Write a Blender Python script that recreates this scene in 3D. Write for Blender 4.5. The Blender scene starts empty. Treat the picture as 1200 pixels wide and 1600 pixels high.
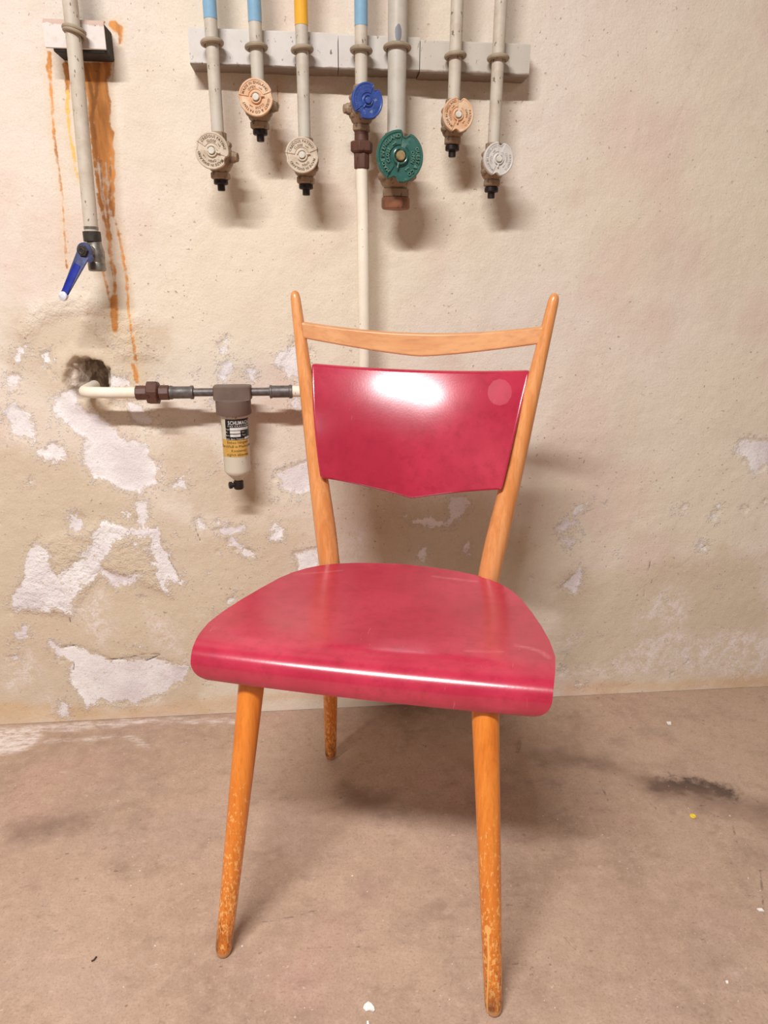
import bpy, math, random
import numpy as np
from mathutils import Vector, Matrix

S = bpy.context.scene
COL = S.collection
rad = math.radians
rng = np.random.default_rng(7)
random.seed(7)

# ------------------------------------------------------------------ camera
F_PX, PITCH, ROLL, CAM_H, YAW, DIST = 1067.8, rad(18.79), rad(.347), .8915, rad(5.437), 1.287
R0 = Vector((math.cos(YAW), -math.sin(YAW), 0))
FW = Vector((math.sin(YAW) * math.cos(PITCH), math.cos(YAW) * math.cos(PITCH), -math.sin(PITCH)))
U0 = R0.cross(FW)
CR = R0 * math.cos(ROLL) + U0 * math.sin(ROLL)
CU = -R0 * math.sin(ROLL) + U0 * math.cos(ROLL)
CAM = Vector((0, -DIST, CAM_H))
cd = bpy.data.cameras.new('camera'); cam = bpy.data.objects.new('camera', cd); COL.objects.link(cam)
M = Matrix((CR, CU, -FW)).transposed().to_4x4(); M.translation = CAM
cam.matrix_world = M
cd.sensor_fit = 'VERTICAL'; cd.sensor_height = 24; cd.sensor_width = 18; cd.lens = F_PX / 1600 * 24
cd.clip_start = .02
S.camera = cam

# ------------------------------------------------------------------ light and exposure
w = bpy.data.worlds.new('world'); S.world = w; w.use_nodes = True
w.node_tree.nodes['Background'].inputs[0].default_value = (1, .95, .9, 1)
w.node_tree.nodes['Background'].inputs[1].default_value = .05
S.view_settings.view_transform = 'Standard'; S.view_settings.look = 'None'
S.view_settings.gamma = 1; S.view_settings.use_curve_mapping = False
S.view_settings.exposure = 0.0

LAMPS = [  # x, y, z, length, width, watts, turn : the cellar's ceiling tube, then an added fill lamp
    (-.55, -1.62, 2.26, .95, .10, 82.0, 0),
    (1.62, -3.00, 2.26, .95, .30, 15.0, 0),  # unseen lamp added further back to fill shadows and even the wall
]
def area_light(x, y, z, lx, ly, watts, turn):
    L = bpy.data.lights.new('tube_or_fill_light', 'AREA'); L.shape = 'RECTANGLE'; L.size = lx; L.size_y = ly
    L.energy = watts; L.color = (1, .98, .975)
    o = bpy.data.objects.new('tube_or_fill_light', L); o.location = (x, y, z); o.rotation_euler = (0, 0, rad(turn)); COL.objects.link(o)
for a in LAMPS: area_light(*a)

# ------------------------------------------------------------------ pixel -> place helpers
def ray(px, py):
    X, Y = px - 600, py - 800
    return FW * F_PX + CR * X - CU * Y
def wpt(px, py, off=0.):            # point on the plane `off` metres in front of the wall
    d = ray(px, py); t = (-off - CAM.y) / d.y
    return CAM + d * t
def fpt(px, py, z=0.):              # point on the floor
    d = ray(px, py); t = (z - CAM.z) / d.z
    return CAM + d * t

# ------------------------------------------------------------------ node helpers
class NT:
    def __init__(s, name):
        s.m = bpy.data.materials.new(name); s.m.use_nodes = True
        s.t = s.m.node_tree; s.b = s.t.nodes['Principled BSDF']
    def n(s, typ, **kw):
        nd = s.t.nodes.new(typ)
        for k, v in kw.items(): setattr(nd, k, v)
        return nd
    def put(s, sock, v):
        if isinstance(v, bpy.types.NodeSocket): s.t.links.new(v, sock)
        elif isinstance(v, (tuple, list)) and len(v) == 3 and sock.type == 'RGBA': sock.default_value = (*v, 1)
        else: sock.default_value = v
    def obj(s): return s.n('ShaderNodeTexCoord').outputs['Object']
    def mapping(s, v, scale=(1, 1, 1), loc=(0, 0, 0)):
        nd = s.n('ShaderNodeMapping'); s.put(nd.inputs[0], v); nd.inputs['Scale'].default_value = scale; nd.inputs['Location'].default_value = loc
        return nd.outputs[0]
    def noise(s, v, scale, detail=4, rough=.55, dist=0):
        nd = s.n('ShaderNodeTexNoise'); s.put(nd.inputs['Vector'], v)
        nd.inputs['Scale'].default_value = scale; nd.inputs['Detail'].default_value = detail
        nd.inputs['Roughness'].default_value = rough; nd.inputs['Distortion'].default_value = dist
        return nd.outputs[0]
    def voro(s, v, scale, feature='F1'):
        nd = s.n('ShaderNodeTexVoronoi', feature=feature); s.put(nd.inputs['Vector'], v); nd.inputs['Scale'].default_value = scale
        return nd.outputs['Distance']
    def ma(s, op, a, b=0., c=0.):
        nd = s.n('ShaderNodeMath', operation=op)
        for i, v in enumerate((a, b, c)): s.put(nd.inputs[i], v)
        return nd.outputs[0]
    def step(s, v, lo, hi, smooth=True):
        nd = s.n('ShaderNodeMapRange'); nd.interpolation_type = 'SMOOTHSTEP' if smooth else 'LINEAR'
        s.put(nd.inputs['Value'], v); nd.inputs['From Min'].default_value = lo; nd.inputs['From Max'].default_value = hi
        return nd.outputs[0]
    def mix(s, f, a, b):
        nd = s.n('ShaderNodeMix', data_type='RGBA')
        s.put(nd.inputs[0], f); s.put(nd.inputs[6], a); s.put(nd.inputs[7], b)
        return nd.outputs[2]
    def attr(s, name, out='Fac'):
        return s.n('ShaderNodeAttribute', attribute_name=name).outputs[out]
    def sep(s, v):
        nd = s.n('ShaderNodeSeparateXYZ'); s.put(nd.inputs[0], v); return nd.outputs
    def bump(s, h, dist=.001, strength=1., normal=None):
        nd = s.n('ShaderNodeBump'); s.put(nd.inputs['Height'], h)
        nd.inputs['Distance'].default_value = dist; nd.inputs['Strength'].default_value = strength
        if normal is not None: s.t.links.new(normal, nd.inputs['Normal'])
        return nd.outputs[0]
    def out(s, color=None, rough=None, normal=None, metal=0., spec=.5, coat=0., coat_rough=.1):
        b = s.b.inputs
        if color is not None: s.put(b['Base Color'], color)
        if rough is not None: s.put(b['Roughness'], rough)
        if normal is not None: s.t.links.new(normal, b['Normal'])
        b['Metallic'].default_value = metal; b['Specular IOR Level'].default_value = spec
        b['Coat Weight'].default_value = coat; b['Coat Roughness'].default_value = coat_rough
        return s.m
def lin(r, g, b):
    return tuple((c / 255 / 12.92) if c / 255 <= .04045 else ((c / 255 + .055) / 1.055) ** 2.4 for c in (r, g, b))

# ------------------------------------------------------------------ mesh helpers
def link(name, data, parent=None):
    o = bpy.data.objects.new(name, data); COL.objects.link(o)
    if parent is not None: o.parent = parent
    return o
def tag(o, label=None, cat=None, group=None, kind=None):
    if label: o['label'] = label
    if cat: o['category'] = cat
    if group: o['group'] = group
    if kind: o['kind'] = kind
    return o
def empty(name, loc, label, cat, group=None, rotz=0):
    o = link(name, None); o.empty_display_size = .02; o.location = loc; o.rotation_euler.z = rotz
    return tag(o, label, cat, group)

class MB:
    def __init__(s): s.v = []; s.f = []
    def add(s, vs, fs):
        k = len(s.v); s.v += [tuple(v) for v in vs]; s.f += [tuple(i + k for i in f) for f in fs]; return s
    def rings(s, rings, cap=True, closed=False):
        n = len(rings[0]); vs = [p for r in rings for p in r]; fs = []
        m = len(rings)
        for i in range(m if closed else m - 1):
            a, b = i * n, ((i + 1) % m) * n
            for j in range(n): fs.append((a + j, a + (j + 1) % n, b + (j + 1) % n, b + j))
        if cap and not closed:
            fs.append(tuple(range(n))[::-1]); fs.append(tuple(range((m - 1) * n, m * n)))
        return s.add(vs, fs)
    def lathe(s, prof, org=(0, 0, 0), axis=(0, 0, 1), n=24, phase=0.):
        ax = Vector(axis).normalized(); t = Vector((0, 1, 0)) if abs(ax.y) < .9 else Vector((0, 0, 1))
        e1 = t.cross(ax).normalized(); e2 = ax.cross(e1); org = Vector(org)
        return s.rings([[org + ax * h + (e1 * math.cos(phase + 2 * math.pi * j / n) + e2 * math.sin(phase + 2 * math.pi * j / n)) * r for j in range(n)] for r, h in prof])
    def tube(s, pts, r, n=16):
        pts = [Vector(p) for p in pts]; rs = r if isinstance(r, (list, tuple)) else [r] * len(pts)
        T = [(pts[min(i + 1, len(pts) - 1)] - pts[max(i - 1, 0)]).normalized() for i in range(len(pts))]
        ref = Vector((0, 1, 0)) if abs(T[0].y) < .9 else Vector((1, 0, 0))
        e1 = (ref - T[0] * ref.dot(T[0])).normalized(); R = []
        for p, t, q in zip(pts, T, rs):
            e1 = (e1 - t * e1.dot(t)).normalized(); e2 = t.cross(e1)
            R.append([p + (e1 * math.cos(2 * math.pi * j / n) + e2 * math.sin(2 * math.pi * j / n)) * q for j in range(n)])
        return s.rings(R)
    def torus(s, org, axis, R, r, n=32, m=10, a0=0., a1=2 * math.pi):
        ax = Vector(axis).normalized(); t = Vector((0, 1, 0)) if abs(ax.y) < .9 else Vector((0, 0, 1))
        e1 = t.cross(ax).normalized(); e2 = ax.cross(e1); org = Vector(org); full = abs(a1 - a0 - 2 * math.pi) < 1e-6
        k = n if full else n + 1; rr = []
        for i in range(k):
            a = a0 + (a1 - a0) * i / n; d = e1 * math.cos(a) + e2 * math.sin(a)
            rr.append([org + d * (R + r * math.cos(2 * math.pi * j / m)) + ax * r * math.sin(2 * math.pi * j / m) for j in range(m)])
        return s.rings(rr, closed=full)
    def box(s, lo, hi):
        x0, y0, z0 = lo; x1, y1, z1 = hi
        return s.add([(x0, y0, z0), (x1, y0, z0), (x1, y1, z0), (x0, y1, z0), (x0, y0, z1), (x1, y0, z1), (x1, y1, z1), (x0, y1, z1)],
                     [(0, 3, 2, 1), (4, 5, 6, 7), (0, 1, 5, 4), (1, 2, 6, 5), (2, 3, 7, 6), (3, 0, 4, 7)])
    def mesh(s, name, mat, angle=35):
        me = bpy.data.meshes.new(name); me.from_pydata(s.v, [], s.f); me.update()
        me.polygons.foreach_set('use_smooth', [True] * len(me.polygons)); me.set_sharp_from_angle(angle=rad(angle))
        if mat: me.materials.append(mat)
        return me
    def build(s, name, mat, parent=None, bevel=0., angle=35):
        o = link(name, s.mesh(name, mat, angle), parent)
        if bevel:
            b = o.modifiers.new('bevel', 'BEVEL'); b.width = bevel; b.segments = 2; b.limit_method = 'ANGLE'; b.angle_limit = rad(40)
        return o

def grid_mesh(name, xs, ys, P, mat, attrs=None, flip=False, colors=None):
    nx, ny = len(xs), len(ys)
    me = bpy.data.meshes.new(name)
    me.vertices.add(nx * ny); me.vertices.foreach_set('co', P.reshape(-1).astype(np.float32))
    i = np.arange(nx * ny).reshape(ny, nx)
    q = np.stack([i[:-1, :-1], i[:-1, 1:], i[1:, 1:], i[1:, :-1]], -1).reshape(-1, 4)
    if flip: q = q[:, ::-1]
    me.loops.add(q.size); me.polygons.add(len(q))
    me.loops.foreach_set('vertex_index', q.reshape(-1).astype(np.int32))
    me.polygons.foreach_set('loop_start', np.arange(0, q.size, 4, dtype=np.int32))
    me.polygons.foreach_set('use_smooth', np.ones(len(q), dtype=bool))
    me.update(calc_edges=True); me.validate()
    for k, v in (attrs or {}).items():
        at = me.attributes.new(k, 'FLOAT', 'POINT'); at.data.foreach_set('value', v.reshape(-1).astype(np.float32))
    me.materials.append(mat)
    return me

# ------------------------------------------------------------------ masks in the plane (numpy)
def seg_dist(X, Y, a, b):
    ax, ay = a; bx, by = b; dx, dy = bx - ax, by - ay
    t = np.clip(((X - ax) * dx + (Y - ay) * dy) / (dx * dx + dy * dy + 1e-12), 0, 1)
    return np.hypot(X - ax - t * dx, Y - ay - t * dy)
class Field:                          # keeps the largest value of (inside distance) over many shapes, in metres
    def __init__(s, X, Y, floor=-.05): s.X, s.Y = X, Y; s.f = np.full(X.shape, floor); s.fl = floor
    def win(s, pts, pad):
        pts = np.array(pts); lo = pts.min(0) - pad; hi = pts.max(0) + pad
        c = np.where((s.X[0] >= lo[0]) & (s.X[0] <= hi[0]))[0]; r = np.where((s.Y[:, 0] >= lo[1]) & (s.Y[:, 0] <= hi[1]))[0]
        if len(c) < 1 or len(r) < 1: return None
        return slice(r[0], r[-1] + 1), slice(c[0], c[-1] + 1)
    def poly(s, pts):
        w = s.win(pts, .06)
        if w is None: return
        X, Y = s.X[w], s.Y[w]; d = np.full(X.shape, 9.); ins = np.zeros(X.shape, bool)
        for a, b in zip(pts, pts[1:] + pts[:1]):
            d = np.minimum(d, seg_dist(X, Y, a, b))
            c = ((a[1] > Y) != (b[1] > Y))
            with np.errstate(divide='ignore', invalid='ignore'):
                xi = (b[0] - a[0]) * (Y - a[1]) / (b[1] - a[1]) + a[0]
            ins ^= c & (X < xi)
        s.f[w] = np.maximum(s.f[w], np.where(ins, d, -d))
    def line(s, pts, wd):
        ws = wd if isinstance(wd, (list, tuple)) else [wd] * len(pts)
        for a, b, wa, wb in zip(pts, pts[1:], ws, ws[1:]):
            w = s.win([a, b], .06)
            if w is None: continue
            s.f[w] = np.maximum(s.f[w], (wa + wb) / 4 - seg_dist(s.X[w], s.Y[w], a, b))
    def dot(s, p, r):
        w = s.win([p], .06 + r)
        if w is not None: s.f[w] = np.maximum(s.f[w], r - np.hypot(s.X[w] - p[0], s.Y[w] - p[1]))
def vnoise(X, Y, scale, seed, octaves=3):
    out = np.zeros(X.shape); amp = 1.; r = np.random.default_rng(seed); tot = 0
    for o in range(octaves):
        n = 256; T = r.random((n, n)); x = (X + 7.3) * scale; y = (Y + 3.1) * scale
        xi = np.floor(x).astype(int); yi = np.floor(y).astype(int); fx = x - xi; fy = y - yi
        fx = fx * fx * (3 - 2 * fx); fy = fy * fy * (3 - 2 * fy)
        g = lambda a, b: T[a % n, b % n]
        out += amp * ((g(xi, yi) * (1 - fx) + g(xi + 1, yi) * fx) * (1 - fy) + (g(xi, yi + 1) * (1 - fx) + g(xi + 1, yi + 1) * fx) * fy)
        tot += amp; amp *= .5; scale *= 2.03
    return out / tot

# ------------------------------------------------------------------ materials
def mat_wall():
    m = NT('old_painted_plaster'); v = m.obj()
    n1 = m.noise(v, 1.6, 5); n2 = m.noise(v, 9, 6, .6); n3 = m.noise(v, 60, 5, .65); n4 = m.noise(v, 260, 3)
    base = m.mix(m.step(n1, .36, .64), lin(229, 217, 196), lin(230, 218, 206))
    base = m.mix(m.ma('MULTIPLY', m.step(n2, .45, .72), .55), base, lin(218, 203, 182))
    base = m.mix(m.ma('MULTIPLY', m.step(m.noise(m.mapping(v, (1, 1, 1), (4, 0, 2)), 3.6, 4), .50, .66), .6), base, lin(224, 200, 186))
    # bare, dusty plaster areas (attribute), a little greyer and rougher
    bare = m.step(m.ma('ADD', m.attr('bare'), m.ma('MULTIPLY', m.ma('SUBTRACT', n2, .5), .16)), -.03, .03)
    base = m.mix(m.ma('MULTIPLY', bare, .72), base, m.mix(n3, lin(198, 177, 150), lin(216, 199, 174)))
    tan = m.step(m.ma('ADD', m.attr('tan'), m.ma('MULTIPLY', m.ma('SUBTRACT', n2, .5), .05)), -.014, .014)
    base = m.mix(m.ma('MULTIPLY', tan, .42), base, lin(214, 168, 112))
    base = m.mix(m.ma('MULTIPLY', m.step(m.noise(v, 420, 3, .7), .50, .72), .35), base, lin(200, 178, 152))
    base = m.mix(m.ma('MULTIPLY', m.step(m.noise(v, 330, 3, .7), .56, .74), .45), base, lin(246, 234, 214))
    # specks
    sp = m.ma('MULTIPLY', m.step(m.noise(v, 140, 2, .5), .68, .73), m.step(m.noise(v, 5, 2), .35, .6))
    base = m.mix(m.ma('MULTIPLY', sp, .55), base, lin(150, 122, 92))
    # white flaked places
    wob = m.ma('ADD', m.ma('MULTIPLY', m.ma('SUBTRACT', n3, .5), .034), m.ma('MULTIPLY', m.ma('SUBTRACT', n4, .5), .018))
    wob2 = m.ma('ADD', wob, m.ma('MULTIPLY', m.ma('SUBTRACT', m.noise(v, 24, 4), .5), .03))
    fl_raw = m.ma('ADD', m.attr('flake'), wob2)
    fl = m.step(fl_raw, -.0012, .0012)
    fr_ = m.ma('MULTIPLY', m.step(m.ma('ADD', fl_raw, m.ma('MULTIPLY', m.ma('SUBTRACT', n4, .5), .05)), -.010, .002), m.step(m.noise(v, 120, 5, .75), .50, .56))
    fl = m.ma('MAXIMUM', fl, m.ma('MULTIPLY', fr_, .8))
    white = m.mix(m.step(n2, .35, .65), lin(248, 244, 242), lin(230, 221, 222))
    white = m.mix(m.ma('MULTIPLY', m.step(n4, .55, .75), .4), white, lin(190, 172, 158))
    col = m.mix(m.ma('MULTIPLY', fl, m.step(m.noise(v, 95, 4, .7), .30, .40)), base, white)
    # efflorescence: pale speckled veil
    ve_raw = m.ma('ADD', m.attr('veil'), m.ma('MULTIPLY', m.ma('SUBTRACT', n2, .5), .08))
    ve = m.ma('MULTIPLY', m.step(ve_raw, -.012, .03), m.step(m.ma('ADD', m.ma('MULTIPLY', m.noise(v, 38, 9, .85, .6), .75), m.ma('MULTIPLY', n4, .25)), .44, .60))
    col = m.mix(m.ma('MULTIPLY', ve, .85), col, lin(238, 228, 226))
    # rust
    ru_raw = m.ma('ADD', m.attr('rust'), m.ma('MULTIPLY', m.ma('SUBTRACT', m.noise(v, 85, 4), .5), .010))
    ru = m.step(ru_raw, -.0016, .0016)
    rc = m.mix(m.step(m.noise(m.mapping(v, (1, 1, .18)), 60, 4), .38, .62), lin(226, 150, 84), lin(172, 104, 56))
    rc = m.mix(m.step(m.attr('rust_yellow'), -.003, .001), rc, lin(240, 196, 112))
    col = m.mix(m.ma('MULTIPLY', ru, m.step(m.noise(v, 60, 4, .7), .20, .40)), col, rc)
    rd = m.step(m.ma('ADD', m.attr('rust_dark'), m.ma('MULTIPLY', m.ma('SUBTRACT', n3, .5), .008)), -.0012, .0014)
    col = m.mix(m.ma('MULTIPLY', rd, .85), col, lin(150, 92, 52))
    halo = m.step(ru_raw, -.014, -.001)
    col = m.mix(m.ma('MULTIPLY', halo, .16), col, lin(230, 190, 120))
    # cracks and broken plaster in the hole
    cr = m.step(m.ma('ADD', m.attr('crack'), m.ma('MULTIPLY', m.ma('SUBTRACT', n3, .5), .004)), -.0006, .0008)
    col = m.mix(m.ma('MULTIPLY', cr, .9), col, lin(98, 82, 70))
    ho = m.step(m.attr('hole'), -.002, .010)
    col = m.mix(ho, col, m.mix(m.step(n3, .38, .62), lin(140, 124, 110), lin(212, 196, 182)))
    h = m.ma('ADD', m.ma('MULTIPLY', n3, .55), m.ma('MULTIPLY', n4, .42))
    h = m.ma('ADD', h, m.ma('MULTIPLY', n2, .4))
    h = m.ma('SUBTRACT', h, m.ma('MULTIPLY', m.step(fl_raw, -.0022, .001), .45))
    h = m.ma('ADD', h, m.ma('MULTIPLY', m.ma('MULTIPLY', m.step(m.attr('rough'), -.02, .015), m.noise(v, 130, 3)), 1.6))
    h = m.ma('ADD', h, m.ma('MULTIPLY', m.ma('MULTIPLY', fl, m.noise(v, 75, 6, .75)), 1.1))
    h = m.ma('SUBTRACT', h, m.ma('MULTIPLY', sp, .4))
    return m.out(col, .82, m.bump(h, .0022, .8), spec=.22)
def mat_plain_wall():
    m = NT('cellar_wall_paint'); v = m.obj(); n = m.noise(v, 2, 5)
    return m.out(m.mix(n, lin(150, 145, 138), lin(164, 158, 150)), .85, m.bump(m.noise(v, 40, 5), .002, .6), spec=.2)
def mat_floor():
    m = NT('worn_concrete_floor'); v = m.obj()
    n1 = m.noise(v, 1.8, 6, .6); n2 = m.noise(v, 8, 7, .65); n3 = m.noise(v, 45, 6, .7); n4 = m.noise(v, 230, 3, .6)
    col = m.mix(m.step(n1, .34, .66), lin(166, 139, 119), lin(186, 159, 137))
    col = m.mix(m.ma('MULTIPLY', m.step(n2, .48, .72), .55), col, lin(140, 116, 99))
    col = m.mix(m.ma('MULTIPLY', m.step(m.noise(m.mapping(v, (1, 1.6, 1), (3, 1, 0)), 3.2, 5), .5, .68), .35), col, lin(168, 142, 132))
    col = m.mix(m.ma('MULTIPLY', m.step(m.noise(m.mapping(v, (1, 1, 1), (8, 3, 0)), 2.4, 4), .50, .64), .45), col, lin(190, 150, 136))
    col = m.mix(m.ma('MULTIPLY', m.step(n3, .40, .75), .5), col, lin(200, 172, 152))
    col = m.mix(m.ma('MULTIPLY', m.step(n3, .54, .36), .0), col, lin(120, 98, 84))
    dk = m.ma('MULTIPLY', m.step(m.noise(v, 34, 4, .7), .60, .74), m.step(m.noise(m.mapping(v, (1, 1, 1), (5, 2, 0)), 4.5, 4), .46, .66))
    col = m.mix(m.ma('MULTIPLY', dk, .6), col, lin(108, 86, 70))
    col = m.mix(m.ma('MULTIPLY', m.step(m.noise(v, 210, 2), .70, .75), .7), col, lin(120, 98, 80))
    # streaky scuffs
    sc = m.step(m.noise(m.mapping(v, (1, 7, 1)), 7, 6, .75, .8), .62, .74)
    col = m.mix(m.ma('MULTIPLY', sc, .35), col, lin(116, 92, 76))
    col = m.mix(m.ma('MULTIPLY', m.step(m.noise(v, 300, 4, .75), .48, .72), .5), col, lin(128, 104, 88))
    col = m.mix(m.ma('MULTIPLY', m.step(m.noise(m.mapping(v, (1, 1, 1), (7, 7, 7)), 260, 4, .75), .54, .74), .5), col, lin(206, 180, 158))
    col = m.mix(m.ma('MULTIPLY', m.step(m.noise(m.mapping(v, (1, 1.5, 1), (3, 9, 1)), 16, 7, .72), .52, .70), .40), col, lin(132, 106, 90))
    fk = m.ma('MULTIPLY', m.step(m.noise(m.mapping(v, (1, 1.8, 1), (1, 6, 2)), 62, 3, .6), .655, .70), m.step(m.noise(m.mapping(v, (1, 1, 1), (6, 6, 1)), 6, 3), .40, .60))
    col = m.mix(m.ma('MULTIPLY', fk, .55), col, lin(112, 90, 76))
    lf = m.ma('MULTIPLY', m.step(m.noise(m.mapping(v, (1, 1.4, 1), (4, 1, 9)), 85, 3, .6), .66, .70), m.step(m.noise(m.mapping(v, (1, 1, 1), (2, 9, 1)), 7, 3), .45, .62))
    col = m.mix(m.ma('MULTIPLY', lf, .5), col, lin(222, 198, 176))
    # oil stain / soot
    st = m.step(m.ma('ADD', m.attr('stain'), m.ma('MULTIPLY', m.ma('SUBTRACT', n3, .5), .095)), -.022, .012)
    col = m.mix(m.ma('MULTIPLY', st, .92), col, m.mix(n3, lin(26, 20, 20), lin(62, 48, 42)))
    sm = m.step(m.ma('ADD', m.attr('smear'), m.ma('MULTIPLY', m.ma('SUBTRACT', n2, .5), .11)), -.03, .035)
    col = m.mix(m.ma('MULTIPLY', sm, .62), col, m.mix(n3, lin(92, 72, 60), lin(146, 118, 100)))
    cr = m.step(m.ma('ADD', m.attr('crack'), m.ma('MULTIPLY', m.ma('SUBTRACT', n3, .5), .012)), -.0007, .001)
    col = m.mix(m.ma('MULTIPLY', cr, .6), col, lin(98, 78, 64))
    # plaster dust along the wall
    du = m.step(m.ma('ADD', m.attr('dust'), m.ma('MULTIPLY', m.ma('SUBTRACT', m.noise(m.mapping(v, (1, 3.5, 1)), 22, 6, .7), .5), .06)), -.010, .016)
    col = m.mix(m.ma('MULTIPLY', m.ma('MULTIPLY', du, m.step(m.noise(m.mapping(v, (1, 2.5, 1)), 40, 6, .75), .34, .58)), .85), col, lin(232, 220, 214))
    ws = m.ma('MULTIPLY', m.step(m.noise(m.mapping(v, (1, 1, 1), (9, 4, 0)), 170, 2, .5), .735, .75), m.step(n2, .45, .6))
    col = m.mix(ws, col, lin(236, 222, 202))
    ws2 = m.step(m.noise(m.mapping(v, (1, 1, 1), (2, 8, 0)), 75, 1.5, .5), .80, .81)
    col = m.mix(ws2, col, lin(232, 216, 196))
    h = m.ma('ADD', m.ma('MULTIPLY', n3, .6), m.ma('MULTIPLY', n4, .35))
    return m.out(col, m.mix(n2, (.55,) * 3, (.75,) * 3), m.bump(h, .0012, .8), spec=.35)
def mat_vinyl():
    m = NT('red_vinyl'); v = m.obj()
    n1 = m.noise(v, 7, 5, .6); n2 = m.noise(v, 32, 6, .7); n3 = m.noise(v, 300, 3)
    col = m.mix(m.step(n1, .35, .65), lin(172, 36, 62), lin(190, 50, 76))
    col = m.mix(m.ma('MULTIPLY', m.step(m.noise(v, 60, 7, .75), .44, .72), .5), col, lin(146, 26, 48))
    sc = m.step(m.noise(m.mapping(v, (6, 1, 1)), 26, 3, .5, 1.2), .735, .76)
    col = m.mix(m.ma('MULTIPLY', sc, .35), col, lin(226, 120, 140))
    wear = m.step(m.ma('ADD', m.attr('wear'), m.ma('MULTIPLY', m.ma('SUBTRACT', n2, .5), .006)), -.004, .004)
    col = m.mix(m.ma('MULTIPLY', wear, .45), col, lin(214, 128, 128))
    disc = m.step(m.attr('disc'), -.0006, .0006)
    col = m.mix(m.ma('MULTIPLY', disc, .22), col, lin(206, 100, 116))
    rough = m.ma('ADD', m.ma('MULTIPLY', n2, .08), .20)
    rough = m.ma('ADD', rough, m.ma('MULTIPLY', disc, .12))
    return m.out(col, rough, m.bump(m.ma('ADD', n3, m.ma('MULTIPLY', n1, 2)), .0003, .22), spec=.6, coat=.5, coat_rough=.21)
def mat_wood(name, c1, c2, worn, gs=(1, 1, .06)):
    m = NT(name); v = m.obj()
    g = m.noise(m.mapping(v, gs), 85, 5, .6, .4); fine = m.noise(m.mapping(v, gs), 380, 3)
    col = m.mix(m.step(g, .3, .7), c1, c2)
    col = m.mix(m.ma('MULTIPLY', m.step(fine, .45, .75), .35), col, tuple(c * .62 for c in c1))
    big = m.noise(v, 14, 4, .6)
    col = m.mix(m.ma('MULTIPLY', m.step(big, .56, .75), .35), col, tuple(c * .55 for c in c1))
    rough = .34
    if worn:
        z = m.sep(v)[2]; low = m.step(z, .42, .04)
        w1 = m.noise(m.mapping(v, (1, 1, .45)), 270, 5, .7)
        chips = m.step(m.ma('ADD', w1, m.ma('MULTIPLY', low, .10)), .61, .67)
        chips = m.ma('MULTIPLY', chips, m.step(m.ma('ADD', m.noise(v, 11, 3), m.ma('MULTIPLY', low, .25)), .42, .66))
        scr = m.ma('MULTIPLY', m.step(m.noise(m.mapping(v, (1, 1, .5), (4, 4, 4)), 190, 4, .7), .5, .62), m.step(z, .17, .03))
        col = m.mix(m.ma('MULTIPLY', scr, .75), col, lin(122, 62, 28))
        col = m.mix(m.ma('MULTIPLY', chips, .85), col, lin(246, 188, 112))
        grime = m.ma('MULTIPLY', m.step(z, .06, .012), m.step(m.noise(m.mapping(v, (1, 1, .2)), 90, 4), .3, .6))
        col = m.mix(m.ma('MULTIPLY', grime, .8), col, lin(96, 50, 26))
        col = m.mix(m.step(z, .013, .007), col, lin(198, 140, 92))
        dr = m.step(m.attr('drip'), -.0008, .0006)
        col = m.mix(m.ma('MULTIPLY', dr, .85), col, lin(244, 186, 108))
    return m.out(col, rough, m.bump(g, .0006, .25), spec=.45, coat=.25, coat_rough=.2)
def mat_paint(name, c, dirt=lin(120, 98, 76), chip=.66, rough=.5, dark=lin(92, 78, 66), amt=.5):
    m = NT(name); v = m.obj()
    n1 = m.noise(v, 28, 5, .6); n2 = m.noise(m.mapping(v, (1, 1, .45)), 180, 4, .6)
    col = m.mix(m.ma('MULTIPLY', m.step(n1, .42, .72), amt), c, dirt)
    col = m.mix(m.ma('MULTIPLY', m.step(n2, chip, chip + .04), .85), col, dark)
    return m.out(col, rough, m.bump(m.ma('ADD', n1, m.ma('MULTIPLY', n2, .5)), .0006, .4), spec=.4)
def mat_scuffed_pipe():
    m = NT('grey_pipe_paint'); v = m.obj(); n1 = m.noise(v, 28, 5, .6); n2 = m.noise(m.mapping(v, (1, 1, .45)), 180, 4, .6)
    col = m.mix(m.ma('MULTIPLY', m.step(n1, .42, .72), .35), lin(196, 190, 178), lin(160, 146, 126))
    col = m.mix(m.ma('MULTIPLY', m.step(n2, .70, .74), .8), col, lin(104, 92, 80))
    p = m.sep(v); sx = m.ma('MULTIPLY', p[0], 190.); sz = m.ma('MULTIPLY', m.ma('SUBTRACT', p[2], SCUFF_Z), 78.)
    d = m.ma('ADD', m.ma('MULTIPLY', sx, sx), m.ma('MULTIPLY', sz, sz))
    mk = m.ma('MULTIPLY', m.step(m.ma('ADD', d, m.ma('MULTIPLY', m.ma('SUBTRACT', n2, .5), 1.2)), 1.05, .85), m.step(p[1], -.003, -.006))
    col = m.mix(mk, col, lin(122, 124, 130))
    return m.out(col, .42, m.bump(n1, .0006, .3), spec=.45)
def mat_metal(name, c, rough=.5, metal=.6, c2=None):
    m = NT(name); v = m.obj(); n = m.noise(v, 120, 4, .6)
    return m.out(m.mix(m.step(n, .35, .7), c, c2 or tuple(x * .6 for x in c)), rough, m.bump(n, .0005, .4), metal=metal)

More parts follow.
